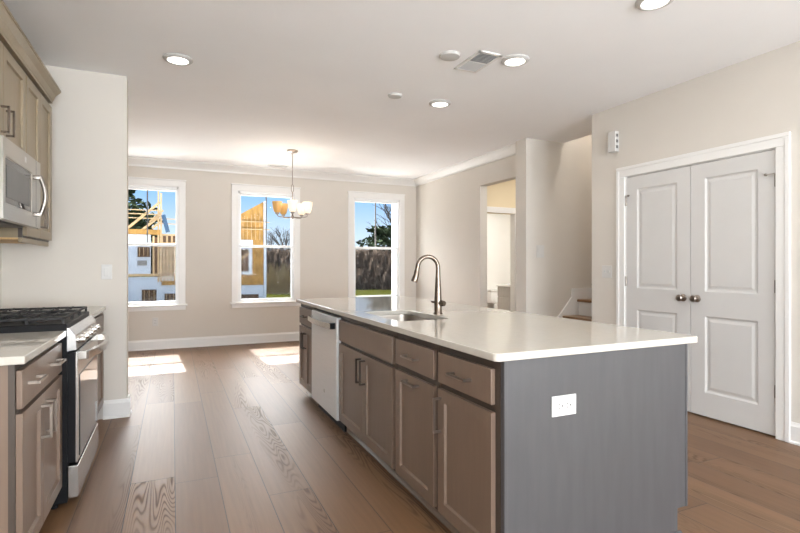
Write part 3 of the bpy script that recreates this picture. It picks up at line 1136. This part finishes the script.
# oven door with window and handle
mb = MB()
mb.box(0.004, w - 0.004, -0.056, -0.046, 0.228, 0.785, 0.003)
door = mb.build('oven_door', M['steel'], root)
MB().box(0.008, w - 0.008, -0.0458, -0.013, 0.230, 0.783).build('door_core', M['black'], door)
MB().box(0.06, w - 0.06, -0.0595, -0.0555, 0.245, 0.66, 0.001).build('oven_window', M['glassblk'], door)
mb = MB()
P = []
for k in range(17):
    s = k / 16
    P.append((0.012 + s * (w - 0.024), -0.092 - 0.048 * math.sin(math.pi * s), 0.764))
for a, b in zip(P, P[1:]):
    mb.bar(a, b, 0.038, 0.022, up=(0, 1, 0))
for x in (0.012, w - 0.040):
    mb.box(x, x + 0.028, -0.096, -0.055, 0.744, 0.784, 0.003)
mb.build('handle', M['steelbright'], door)
# sloping control panel and knobs
mb = MB()
mb.prism([(0.0, -0.012, 0.790), (0.0, -0.052, 0.795), (0.0, -0.046, 0.868), (0.0, -0.020, 0.905), (0.0, -0.012, 0.905)], (w, 0, 0))
mb.build('control_panel', M['steel'], root)
for k in range(5):
    kx = 0.09 + k * (w - 0.18) / 4
    mb = MB().lathe([(0.022, 0), (0.022, 0.005), (0.017, 0.008), (0.016, 0.028), (0.013, 0.032), (0.001, 0.032)], axis='Y', n=20)
    for v in mb.bm.verts:
        v.co = Vector((kx + v.co.x, -0.048 - v.co.y, 0.836 + v.co.z))
    mb.build('control_knob', M['steelbright'], root, smooth=40)
# burners and grates
for bx, by, br in ((0.14, 0.15, 0.045), (0.14, 0.45, 0.036), (w / 2, 0.30, 0.05), (w - 0.14, 0.15, 0.04), (w - 0.14, 0.45, 0.036)):
    MB().lathe([(br * 1.2, 0.9282), (br * 1.2, 0.932), (br, 0.936), (br, 0.942), (br * 0.7, 0.946), (0.001, 0.946)], (bx, by, 0), n=20).build('burner', M['iron'], root, smooth=40)
gw = (w - 0.03) / 3
for g in range(3):
    x0 = 0.012 + g * (gw + 0.003)
    x1 = x0 + gw
    mb = MB()
    y0, y1 = 0.0, 0.60
    T = 0.012
    zt = 0.960
    for xx in (x0, x1 - T):
        mb.box(xx, xx + T, y0, y1, zt - 0.012, zt, 0.002)
    for yy in (y0, (y0 + y1) / 2 - T / 2, y1 - T):
        mb.box(x0, x1, yy, yy + T, zt - 0.012, zt, 0.002)
    for yy in (0.075, 0.15, 0.225, 0.375, 0.45, 0.525):
        mb.box(x0, x0 + gw * 0.36, yy - 0.005, yy + 0.005, zt - 0.010, zt + 0.002, 0.001)
        mb.box(x1 - gw * 0.36, x1, yy - 0.005, yy + 0.005, zt - 0.010, zt + 0.002, 0.001)
    for xx in (x0, x1 - T):
        for yy in (y0, 0.15, 0.29, 0.44, y1 - T):
            mb.box(xx, xx + T, yy, yy + T, 0.9285, zt - 0.01)
    mb.build('grate', M['iron'], root)
MB().box(0.0, w, 0.600, 0.62, 0.9285, 0.940, 0.002).build('backguard', M['steel'], root)

# upper cabinets ----------------------------------------------------------
UX = -0.82


def upper(y0, y1, z0, z1, lab):
    r = thing('wall_cabinet', lab, 'cabinet', (UX, y0, z0), R(90))
    w, h = y1 - y0, z1 - z0
    MB().box(0.001, w - 0.001, 0.02, 0.328, 0.0, h).build('body', M['upper'], r)
    MB().box(0.001, w - 0.001, 0.0, 0.02, 0.0, h).build('face_frame', M['cabdark'], r)
    MB().box(0.012, w - 0.012, 0.022, 0.32, -0.012, -0.0005).build('underside', M['cabraw'], r)
    return r, w, h


UT = 2.40
r, w, h = upper(3.662, 4.372, 1.385, UT, 'tall taupe wall cabinet at the far end beside the microwave')
MB().box(0.0, w, 0.0, 0.02, -0.03, -0.0005, 0.002).build('light_rail', M['upper'], r)
dL = shaker(r, 0.010, w / 2 - 0.002, 0.012, h - 0.035, M['upper'])
dR = shaker(r, w / 2 + 0.002, w - 0.008, 0.012, h - 0.035, M['upper'])
pull(dR, (w / 2 + 0.035, 0.085), (w / 2 + 0.035, 0.215), M['nickel'])
pull(dL, (w / 2 - 0.035, 0.085), (w / 2 - 0.035, 0.215), M['nickel'])
r, w, h = upper(2.78, 3.660, 1.838, UT, 'taupe wall cabinet directly above the microwave')
dL = shaker(r, 0.008, w / 2 - 0.002, 0.012, h - 0.035, M['upper'])
dR = shaker(r, w / 2 + 0.002, w - 0.006, 0.012, h - 0.035, M['upper'])
pull(dR, (w / 2 + 0.045, 0.065), (w / 2 + 0.045, 0.195), M['faucet'])
pull(dL, (w / 2 - 0.045, 0.065), (w / 2 - 0.045, 0.195), M['faucet'])
r, w, h = upper(2.25, 2.778, 1.385, UT, 'taupe wall cabinet on the near side of the microwave')
shaker(r, 0.008, w - 0.008, 0.012, h - 0.035, M['upper'])
# crown moulding along the cabinet tops
root = thing('cabinet_crown', 'taupe crown moulding running along the tops of the wall cabinets', 'moulding', (UX, 2.25, UT))
prof = [(-0.01, -0.030), (0.022, -0.030), (0.024, -0.018), (0.030, -0.010), (0.044, 0.022), (0.066, 0.044), (0.070, 0.050), (0.076, 0.052), (0.076, 0.066), (-0.01, 0.066)]
mb = MB()
mb.prism([(p, 0, q + 0.031) for p, q in prof], (0, 2.122, 0))
mb.build('front_length', M['upper'], root)
mb = MB()
mb.prism([(-0.33, 2.122 - 0.005 + max(p, 0), q + 0.031) for p, q in prof[1:-1]] + [(-0.33, 2.122 - 0.005, 0.066 + 0.031), (-0.33, 2.122 - 0.005, -0.03 + 0.031)], (0.33 + 0.02, 0, 0))
mb.build('return_length', M['upper'], root)

# microwave -----------------------------------------------------------------
root = thing('microwave', 'stainless over-the-range microwave with a curved bar handle', 'microwave', (-0.79, 2.925, 1.440), R(90))
w, h = 0.733, 0.393
MB().box(0.004, w - 0.004, 0.0, 0.355, 0.012, h - 0.004).build('body', M['black'], root)
mb = MB()                                        # front frame around the window
b_ = mb.bm
panel_door(mb, w, h, 0.04, [(0.035, w - 0.200, 0.075, h - 0.088)], 0.006, 0.004)
for v in mb.bm.verts:
    v.co += Vector((0, -0.062, 0))
front = mb.build('door', M['mwsteel'], root)
MB().box(0.042, w - 0.206, -0.0575, -0.0555, 0.082, h - 0.095).build('window', M['glassblk'], front)
MB().box(0.075, w - 0.245, -0.0590, -0.0578, 0.110, h - 0.125).build('window_inner', M['greyplastic'], front)
mb = MB()
P = []
for k in range(15):
    s = k / 14
    P.append((w - 0.165, -0.092 - 0.026 * math.sin(math.pi * s), 0.062 + s * 0.232))
mb.tube(P, 0.012, 10)
for z in (0.060, 0.272):
    mb.box(w - 0.180, w - 0.150, -0.096, -0.061, z, z + 0.024, 0.003)
mb.build('handle', M['hinge'], front, smooth=50)
MB().box(w - 0.110, w - 0.106, -0.0632, -0.0618, 0.0, h).build('door_seam', M['greyplastic'], front)
MB().box(w * 0.52, w * 0.52 + 0.03, -0.0635, -0.0618, h - 0.055, h - 0.025, 0.001).build('badge', M['plastic'], front)
mb = MB()
mb.box(0.02, w - 0.02, 0.02, 0.34, 0.0, 0.011)
mb.build('grease_filter', M['greyplastic'], root)
MB().box(0.10, 0.30, 0.05, 0.13, -0.004, -0.0003, 0.002).build('task_light', M['plastic'], root)

# ================================================================== CEILING FIXTURES
def can(x, y, lab, power=CAN_W, z=CEIL):
    r = thing('recessed_light', lab, 'ceiling light', (x, y, z), 0, 'recessed ceiling lights')
    mb = MB().lathe([(0.104, 0.0), (0.104, -0.006), (0.096, -0.014), (0.078, -0.020), (0.072, -0.016), (0.072, -0.001)], n=32)
    mb.build('trim_ring', M['canring'], r, smooth=40)
    MB().lathe([(0.073, -0.002), (0.073, -0.0135), (0.001, -0.0145)], n=32).build('diffuser', M['lamp'], r)
    l = area_light('lamp_glow', (x, y, z - 0.022), (0, 0, -1), 0.135, 0.135, power, (1.0, 0.96, 0.91), 'DISK')
    return r


can(0.037, 4.03, 'round recessed ceiling light over the aisle left of the others', 1.0)
can(2.311, 3.02, 'round recessed ceiling light just right of the air vent')
can(2.285, 4.115, 'round recessed ceiling light beyond the vent, farthest of the right-hand ones')
can(2.519, 2.005, 'round recessed ceiling light cut off by the top edge of the photo')
for x, y, lab in ((0.04, 2.0, 'added ceiling light above the near aisle, behind the photo top'),
                  (0.04, -0.2, 'added ceiling light behind the camera on the range side'),
                  (2.4, -0.2, 'added ceiling light behind the camera on the pantry side'),
                  (0.04, -4.0, 'added ceiling light well behind the camera on the range side'),
                  (2.4, -4.0, 'added ceiling light well behind the camera on the pantry side')):
    can(x, y, lab)  # unseen lamps added for soft fill
can(4.9, 5.55, 'added ceiling light in the hall beyond the dining opening', 14.0)  # added lamp, brightens the hall
can(5.0, 4.3, 'added ceiling light high in the stairwell', 40.0, 4.70)  # unseen lamp added to brighten the stair wall
can(5.6, 7.9, 'added ceiling light inside the powder room', 55.0)  # lamp added to brighten this room, its real source is unseen


def disc(x, y, lab, rad=0.068):
    r = thing('smoke_detector', lab, 'smoke detector', (x, y, CEIL))
    MB().lathe([(rad, 0.0), (rad, -0.008), (rad * 0.93, -0.017), (rad * 0.6, -0.021), (0.001, -0.022)], n=28).build('cover', M['canring'], r, smooth=40)
    MB().lathe([(rad * 1.06, 0.0), (rad * 1.06, -0.005), (rad * 0.9, -0.006)], n=28).build('base', M['plastic'], r, smooth=40)


disc(1.828, 3.144, 'white round smoke detector beside the ceiling air vent', 0.075)
disc(1.811, 4.088, 'small white ceiling disc beyond the vent, left of a recessed light', 0.062)

root = thing('air_vent', 'rectangular white ceiling register with two grey louvre fields', 'vent', (2.075, 3.16, CEIL))
mb = MB()
vw, vl = 0.10, 0.18
mb.box(-vw, vw, -vl, -vl + 0.024, -0.010, 0, 0.002)
mb.box(-vw, vw, vl - 0.024, vl, -0.010, 0, 0.002)
mb.box(-vw, -vw + 0.024, -vl, vl, -0.010, 0, 0.002)
mb.box(vw - 0.024, vw, -vl, vl, -0.010, 0, 0.002)
mb.box(-vw, vw, -0.007, 0.007, -0.009, 0, 0.001)
mb.build('frame', M['trim'], root)
MB().box(-vw + 0.02, vw - 0.02, -vl + 0.02, vl - 0.02, -0.003, -0.0002).build('cavity', M['greyplastic'], root)
mb = MB()
for k in range(16):
    y = -vl + 0.034 + k * (2 * vl - 0.068) / 15
    mb.bar((-vw + 0.022, y, -0.006), (vw - 0.022, y, -0.006), 0.011, 0.0012, up=(0, 0.8, 0.6) if y > 0 else (0, -0.8, 0.6))
mb.build('louvres', M['ventgrey'], root)
root = thing('air_vent', 'narrow ceiling register near the far wall behind the chandelier stem', 'vent', (1.47, 7.72, CEIL))
MB().box(-0.15, 0.15, -0.06, 0.06, -0.010, 0, 0.003).build('frame', M['trim'], root)
mb = MB()
for k in range(6):
    mb.box(-0.13, 0.13, -0.044 + k * 0.016, -0.038 + k * 0.016, -0.0125, -0.0098)
mb.build('louvres', M['ventgrey'], root)

# chandelier ------------------------------------------------------------------
root = thing('chandelier', 'five-light brushed nickel chandelier with glass shades hanging over the dining floor', 'chandelier', (1.45, 6.633, CEIL))
MB().lathe([(0.072, 0), (0.072, -0.014), (0.060, -0.024), (0.014, -0.030), (0.010, -0.05)], n=28).build('canopy', M['nickel'], root, smooth=40)
mb = MB()
mb.tube([(0, 0, -0.02), (0, 0, -0.45)], 0.006, 10)
mb.tube([(0, 0, -0.555), (0, 0, -0.70)], 0.0075, 10)
P = [(0.016 * math.sin(a), 0, -0.503 + 0.052 * math.cos(a)) for a in [2 * math.pi * k / 16 for k in range(17)]]
mb.tube(P, 0.005, 8, cap=False)
mb.build('stem', M['nickel'], root, smooth=40)
ZB = -0.885
mb = MB().lathe([(0.001, ZB - 0.022), (0.010, ZB - 0.018), (0.020, ZB - 0.004), (0.018, ZB + 0.012), (0.010, ZB + 0.03), (0.009, -0.69)], n=20)
mb.build('hub', M['nickel'], root, smooth=40)
base_a = math.atan2(-6.633, -1.45)
for k in range(5):
    a = base_a + 2 * math.pi * k / 5
    ca, sa = math.cos(a), math.sin(a)
    mb = MB()
    mb.tube([(0.012 * ca, 0.012 * sa, ZB), (0.10 * ca, 0.10 * sa, ZB - 0.006), (0.17 * ca, 0.17 * sa, ZB - 0.002), (0.198 * ca, 0.198 * sa, ZB + 0.006), (0.206 * ca, 0.206 * sa, ZB + 0.030)], 0.006, 8)
    mb.lathe([(0.014, ZB + 0.026), (0.026, ZB + 0.034), (0.026, ZB + 0.052), (0.015, ZB + 0.056)], (0.206 * ca, 0.206 * sa, 0), n=16)
    mb.build('arm', M['nickel'], root, smooth=40)
    backlit = k in (4, 3)
    mb = MB().lathe([(0.026, ZB + 0.050), (0.040, ZB + 0.062), (0.052, ZB + 0.10), (0.060, ZB + 0.15), (0.064, ZB + 0.195), (0.060, ZB + 0.195), (0.052, ZB + 0.14), (0.036, ZB + 0.068), (0.012, ZB + 0.060)], (0.206 * ca, 0.206 * sa, 0), n=24)
    mb.build('glass_shade', M['shadebacklit'] if backlit else M['shade'], root, smooth=40)
    mb = MB().lathe([(0.010, ZB + 0.062), (0.012, ZB + 0.08), (0.024, ZB + 0.105), (0.024, ZB + 0.125), (0.001, ZB + 0.142)], (0.206 * ca, 0.206 * sa, 0), n=14)
    mb.build('bulb', M['lamp'], root, smooth=40)
    l = bpy.data.lights.new('bulb_glow', 'POINT')
    l.energy = 1.2
    l.shadow_soft_size = 0.05
    l.color = (1.0, 0.93, 0.83)
    lo_ = bpy.data.objects.new('bulb_glow', l)
    lo_.location = (1.45 + 0.206 * ca, 6.633 + 0.206 * sa, CEIL + ZB + 0.235)
    COL.objects.link(lo_)

# ================================================================== STAIRS AND POWDER ROOM
root = thing('staircase', 'stairs with brown oak treads and white risers rising behind the pantry wall', 'stairs', (3.93, 4.318, 0))
for k in range(9):
    x0 = -0.02 + k * 0.238
    z = 0.20 + k * 0.1965
    MB().box(x0, x0 + 0.238 + 0.03, -0.500, 0.478, z - 0.030, z, 0.006).build('tread', M['tread'], root)
    MB().box(x0 + 0.03, x0 + 0.046, -0.500, 0.478, z - 0.1965, z - 0.0305).build('riser', M['trim'], root)
mb = MB()
mb.prism([(-0.05, 0.480, 0.0), (-0.05, 0.480, 0.22), (0.41, 0.480, 0.592), (0.62, 0.480, 0.822), (0.62, 0.480, 0.925), (1.06, 0.480, 0.930), (2.1, 0.480, 1.92), (2.1, 0.480, 1.6), (0.2, 0.480, 0.0)], (0, 0.0195, 0))
mb.build('skirt_board', M['trim'], root)

root = thing('bathroom_vanity', 'grey bathroom vanity with a white top seen through the hall doorway', 'vanity', (5.93, 8.30, 0), R(-90))
MB().box(0.0, 0.95, 0.0, 0.50, 0.09, 0.795).build('body', M['vanity'], root)
MB().box(0.02, 0.93, 0.06, 0.50, 0.0, 0.09).build('toe_kick', M['dark'], root)
for xa in (0.012, 0.482):
    MB().box(xa, xa + 0.455, -0.018, 0, 0.60, 0.775, 0.003).build('drawer', M['vanity'], root)
    MB().box(xa, xa + 0.455, -0.018, 0, 0.11, 0.580, 0.003).build('door', M['vanity'], root)
MB().box(-0.012, 0.962, -0.03, 0.51, 0.796, 0.832, 0.004).build('top', M['porcelain'], root)
root = thing('toilet', 'white toilet standing left of the bathroom vanity', 'toilet', (6.50, 9.05, 0))
MB().box(-0.20, 0.20, 0.02, 0.19, 0.38, 0.640, 0.02).build('tank', M['porcelain'], root, smooth=40)
MB().box(-0.215, 0.215, 0.0, 0.205, 0.641, 0.675, 0.012).build('tank_lid', M['porcelain'], root, smooth=40)
mb = MB()
mb.lathe([(0.11, 0.0), (0.10, 0.02), (0.09, 0.15), (0.15, 0.30), (0.19, 0.37), (0.19, 0.385), (0.14, 0.386), (0.001, 0.33)], (0, -0.24, 0), n=24)
mb.box(-0.09, 0.09, -0.2, 0.08, 0.0, 0.378, 0.02)
mb.build('bowl', M['porcelain'], root, smooth=50)
mb = MB().lathe([(0.192, 0.387), (0.196, 0.395), (0.19, 0.405), (0.001, 0.407)], (0, -0.24, 0), n=24)
mb.build('seat_lid', M['porcelain'], root, smooth=40)

# ================================================================== OUTSIDE
GZ = -0.62
o = MB().box(-60, 90, 19.0, 120, GZ - 0.5, GZ).build('lawn', M['grass'])
o['kind'] = 'structure'
o = MB().box(-60, 90, FAR + 0.30, 19.0, GZ - 0.5, GZ - 0.01).build('bounce_ground', M['bouncesoil'])  # unseen strip added to bounce sunlight up through the windows
o['kind'] = 'structure'

# unfinished house next door ---------------------------------------------------
HYW = 23.0                                          # plane of its wall toward us


def hx(u):
    cs, sn = math.cos(YAW), math.sin(YAW)
    k = (u - 400) / 500.0
    return HYW * (sn + k * cs) / (cs - k * sn)


def hz(u, v):
    cs, sn = math.cos(YAW), math.sin(YAW)
    k = (u - 400) / 500.0
    return EYE - (v - 265) / 500.0 * HYW / (cs - k * sn)


root = thing('unfinished_house', 'unfinished timber house with white wrap and bare framing outside the left windows', 'house', (hx(150), HYW, GZ))
RL = Vector(root.location)


class HB(MB):
    def rect(s, u0, u1, v0, v1, y0=0.0, y1=0.25, bev=0):
        um = (u0 + u1) / 2
        return s.box(hx(u0) - RL.x, hx(u1) - RL.x, y0, y1, hz(um, v1) - RL.z, hz(um, v0) - RL.z, bev)

    def stick(s, p, q, t=0.11, y=0.0, d=0.11):
        a = (hx(p[0]) - RL.x, y, hz(*p) - RL.z)
        b = (hx(q[0]) - RL.x, y, hz(*q) - RL.z)
        return s.bar(a, b, t, d, up=(0, 1, 0))


HB().rect(90, 178, 277, 309, 0, 0.3).build('lower_wall', M['wrap'], root)
HB().rect(178, 266, 285, 309, 0.02, 0.3).build('lower_wall', M['wrap'], root)
HB().rect(90, 150.5, 234, 276, 0.02, 0.3).build('upper_wall', M['wrap'], root)
HB().rect(90, 160, 229, 234, -0.10, 0.3).build('rim_board', M['osb'], root)
HB().rect(90, 158.5, 274, 276.5, -0.06, 0.3).build('rim_board', M['lumber'], root)
HB().rect(161.5, 178, 281, 285, -0.08, 0.3).build('rim_board', M['osb'], root)
HB().rect(152, 176, 236, 282, 1.2, 1.3).build('inner_wall', M['opening'], root)
for (a, b, c, d) in ((137.5, 150, 247, 257), (141.8, 156.6, 289.5, 302), (164.5, 175.3, 293.5, 301.5)):
    f = HB().rect(a, b, c, d, -0.05, 0.05).build('window', M['opening'], root)
    mb = HB()
    for k in range(3):
        uu = a + (b - a) * (k + 0.5) / 3
        mb.rect(uu - 0.25, uu + 0.25, c, d, -0.08, -0.05)
    mb.build('stud', M['lumber'], f)
HB().rect(137.5, 147, 260.5, 265.5, -0.05, 0.05).build('vent_panel', M['greyplastic'], root)
for u, v0, v1 in ((153.5, 236, 274), (158.4, 190, 282), (161, 193, 282), (164.2, 248, 281), (167.5, 236, 281), (171, 236, 281), (174.5, 236, 281)):
    HB().rect(u - 0.9, u + 0.9, v0, v1, -0.02, 0.10).build('stud', M['lumber'], root)
for p, q in (((120, 234), (160, 202)), ((142, 230), (161, 215)), ((150, 222), (163, 210)), ((152, 228), (161, 222))):
    HB().stick(p, q, 0.09, 0.05).build('rafter', M['lumber'], root)
for u0, u1, v in ((100, 161, 209.5), (100, 177.5, 218), (161, 178, 224), (100, 160, 213.5), (161, 178, 245), (162, 176, 262), (162, 176, 271)):
    HB().rect(u0, u1, v - 0.45, v + 0.45, -0.06, -0.01).build('rail', M['lumber'], root)
mb = HB().rect(160, 178, 234, 243.5, 0.0, 0.15)
mb.build('header', M['lumber'], root)
for u in (164.5, 169.5, 174.5):
    HB().rect(u - 1.5, u + 1.5, 236, 242.5, -0.04, 0.0).build('window', M['opening'], root)
# gable of sheathing board seen in the second window
mb = HB()
pts = [(222, 240), (222, 224), (264.8, 201), (265.3, 285), (222, 285)]
mb.prism([(hx(u) - RL.x, 0.0, hz(u, v) - RL.z) for u, v in pts], (0, 0.25, 0))
mb.build('gable_wall', M['osb'], root)
mb = HB()
for u in (243, 247.2, 251.4, 255.6, 259.8):
    mb.rect(u - 0.22, u + 0.22, 208 + (265 - u) * 0.5, 240, -0.03, 0.0)
mb.build('batten', M['lumber'], root)
HB().rect(263.6, 266.2, 201.5, 309, -0.06, 0.3).build('corner_board', M['wrap'], root)
HB().rect(236, 252.5, 240, 246, -0.06, 0.0).build('wrap_band', M['wrap'], root)
HB().rect(236, 252, 247, 274.5, -0.05, 0.0).build('wrap_panel', M['wrap'], root)
f = HB().rect(236, 248.4, 249, 271.5, -0.09, -0.05).build('window', M['opening'], root)
HB().stick((241, 259), (249, 253), 0.08, -0.11, 0.05).build('brace', M['lumber'], f)
f = HB().rect(240, 258.5, 294.3, 300, -0.04, 0.02).build('window', M['opening'], root)
for v in (222, 229.5):
    HB().rect(236, 269, v - 0.35, v + 0.35, -0.16, -0.10).build('rail', M['lumber'], root)
HB().stick((163.5, 216), (168.0, 233), 0.16, -0.5, 0.14).build('lift_boom', M['bluelift'], root)


# trees and brush ---------------------------------------------------------------
def bare_tree(loc, height, seed, lab, spread=1.0):
    rnd = random.Random(seed)
    mb = MB()

    def grow(p, d, ln, r, lev):
        q = p + d * ln * 0.5 + Vector((rnd.uniform(-1, 1), rnd.uniform(-1, 1), 0)) * ln * 0.05
        e = p + d * ln
        mb.tube([p, q, e], [r, r * 0.85, r * 0.7], 5 if lev < 2 else 3, cap=False)
        if lev >= 5:
            return
        for k in range(3 if lev < 4 else 2):
            nd = (d + Vector((rnd.uniform(-1, 1), rnd.uniform(-1, 1), rnd.uniform(-0.25, 0.7))) * 0.75 * spread).normalized()
            st = p + d * ln * (1.0 if k == 0 else rnd.uniform(0.5, 1.0))
            grow(st, nd, ln * rnd.uniform(0.62, 0.8), r * 0.58, lev + 1)
    grow(Vector((0, 0, 0)), Vector((rnd.uniform(-.06, .06), 0, 1)).normalized(), height * 0.30, height * 0.022, 0)
    o = mb.build('bare_tree', M['bark'])
    o.location = loc
    return tag(o, lab, 'tree')


def evergreen(loc, height, rad, seed, lab, z_lo=0.15):
    rnd = random.Random(seed)
    r = thing('evergreen_tree', lab, 'tree', loc)
    MB().tube([(0, 0, 0), (0.1, 0, height * 0.5), (0, 0, height * 0.95)], [height * 0.03, height * 0.02, 0.02], 7).build('trunk', M['bark'], r)
    mb = MB()
    for k in range(1500):
        t = rnd.uniform(z_lo, 1.0)
        rr = rad * math.sqrt(max(0.0, 1 - ((t - 0.55) / 0.5) ** 2)) * rnd.uniform(0.35, 1.05) * (0.8 + 0.3 * math.sin(t * 23 + seed))
        a = rnd.uniform(0, 2 * math.pi)
        c = Vector((rr * math.cos(a), rr * math.sin(a), t * height))
        s = rnd.uniform(0.10, 0.26) * rad * 0.6
        u = Vector((rnd.uniform(-1, 1), rnd.uniform(-1, 1), rnd.uniform(-0.5, 0.5))).normalized()
        v = u.cross(Vector((rnd.uniform(-1, 1), rnd.uniform(-1, 1), rnd.uniform(-1, 1)))).normalized()
        mb.quad(c - u * s, c + v * s * 0.5, c + u * s, c - v * s * 0.5)
    mb.build('crown', M['ever'], r)
    return r


# positions: 17 m to 50 m beyond the far wall
def gp(u, w):
    cs, sn = math.cos(YAW), math.sin(YAW)
    k = (u - 400) / 500.0
    return ((sn + k * cs) * w, (cs - k * sn) * w)


for u, w, hgt, sd, lab in ((283, 50, 7.8, 3, 'bare winter tree right of the timber gable, through the middle window'),
                           (271, 55, 6.5, 11, 'smaller bare tree beside the timber gable corner, through the middle window'),
                           (293, 57, 6.0, 17, 'bare tree at the right edge of the middle window'),
                           (366, 62, 6.9, 5, 'bare tree near the centre of the third window'),
                           (349, 72, 6.0, 8, 'bare tree at the left edge of the third window'),
                           (400, 56, 10.9, 21, 'tallest bare tree at the right edge of the third window')):
    x, y = gp(u, w)
    bare_tree((x, y, GZ), hgt, sd, lab)
x, y = gp(384, 49)
evergreen((x, y, GZ), 5.6, 2.6, 4, 'dark bushy evergreen in the lower right of the third window')
x, y = gp(122, 38)
evergreen((x, y, GZ), 8.0, 2.4, 9, 'tall dark evergreen behind the house frame in the left window')
x, y = gp(137, 48)
evergreen((x, y, GZ), 7.0, 2.6, 19, 'lower dark evergreen behind the rafters in the left window')


def bank(name, lab, cat, u0, u1, w, h, mat, seed, thick=3.5):
    """long mound of bare brush, lumpy all over"""
    rnd = random.Random(seed)
    mb = MB()
    n, m_ = 160, 18
    grid = []
    for i in range(n + 1):
        u = u0 + (u1 - u0) * i / n
        row = []
        for j in range(m_ + 1):
            a = math.pi * j / m_
            bump = 0.10 * math.sin(i * 0.31 + j * 0.9 + seed) + 0.08 * math.sin(i * 0.77 - j * 1.3) + 0.05 * math.sin(i * 1.9 + j * 2.7)
            x, y = gp(u, w - math.cos(a) * thick * (1 + bump))
            row.append(mb.bm.verts.new((x, y, GZ + max(0.0, math.sin(a)) * h * (0.92 + bump))))
        grid.append(row)
    for i in range(n):
        for j in range(m_):
            mb.bm.faces.new((grid[i][j], grid[i][j + 1], grid[i + 1][j + 1], grid[i + 1][j]))
    # arching twigs all over its near face
    for k in range(2600):
        u = rnd.uniform(u0, u1)
        f = rnd.uniform(0.0, 1.0)
        x, y = gp(u, w - thick * (0.25 + 0.85 * (1 - f)))
        z = GZ + f * 0.9 * h
        dx = rnd.uniform(-1.1, 1.1)
        ln = rnd.uniform(0.4, 1.1)
        mb.tube([(x, y, z), (x + dx * ln * 0.5, y - 0.15, z + 0.45 * ln), (x + dx * ln, y - 0.3, z + 0.35 * ln)], [0.028, 0.02, 0.010], 3, cap=False)
    o = mb.build(name, mat)
    return tag(o, lab, cat, kind='stuff')


bank('brush_bank', 'tangled brown winter brush at the far side of the lawn', 'brush', 255, 430, 41, 3.0, M['brush'], 2)
bank('tree_line', 'low dark row of distant woods on the horizon', 'woods', 60, 480, 88, 4.4, M['brush'], 6, 5)
# reeds in front of the brush
rnd = random.Random(5)
mb = MB()
for k in range(420):
    u = rnd.uniform(266, 312)
    x, y = gp(u, rnd.uniform(31.5, 35))
    hh = rnd.uniform(0.7, 2.0)
    mb.tube([(x, y, GZ), (x + rnd.uniform(-.15, .15), y, GZ + hh)], [0.035, 0.012], 3, cap=False)
tag(mb.build('dry_reeds', M['straw']), 'pale dry reeds standing before the brush in the middle window', 'reeds', kind='stuff')
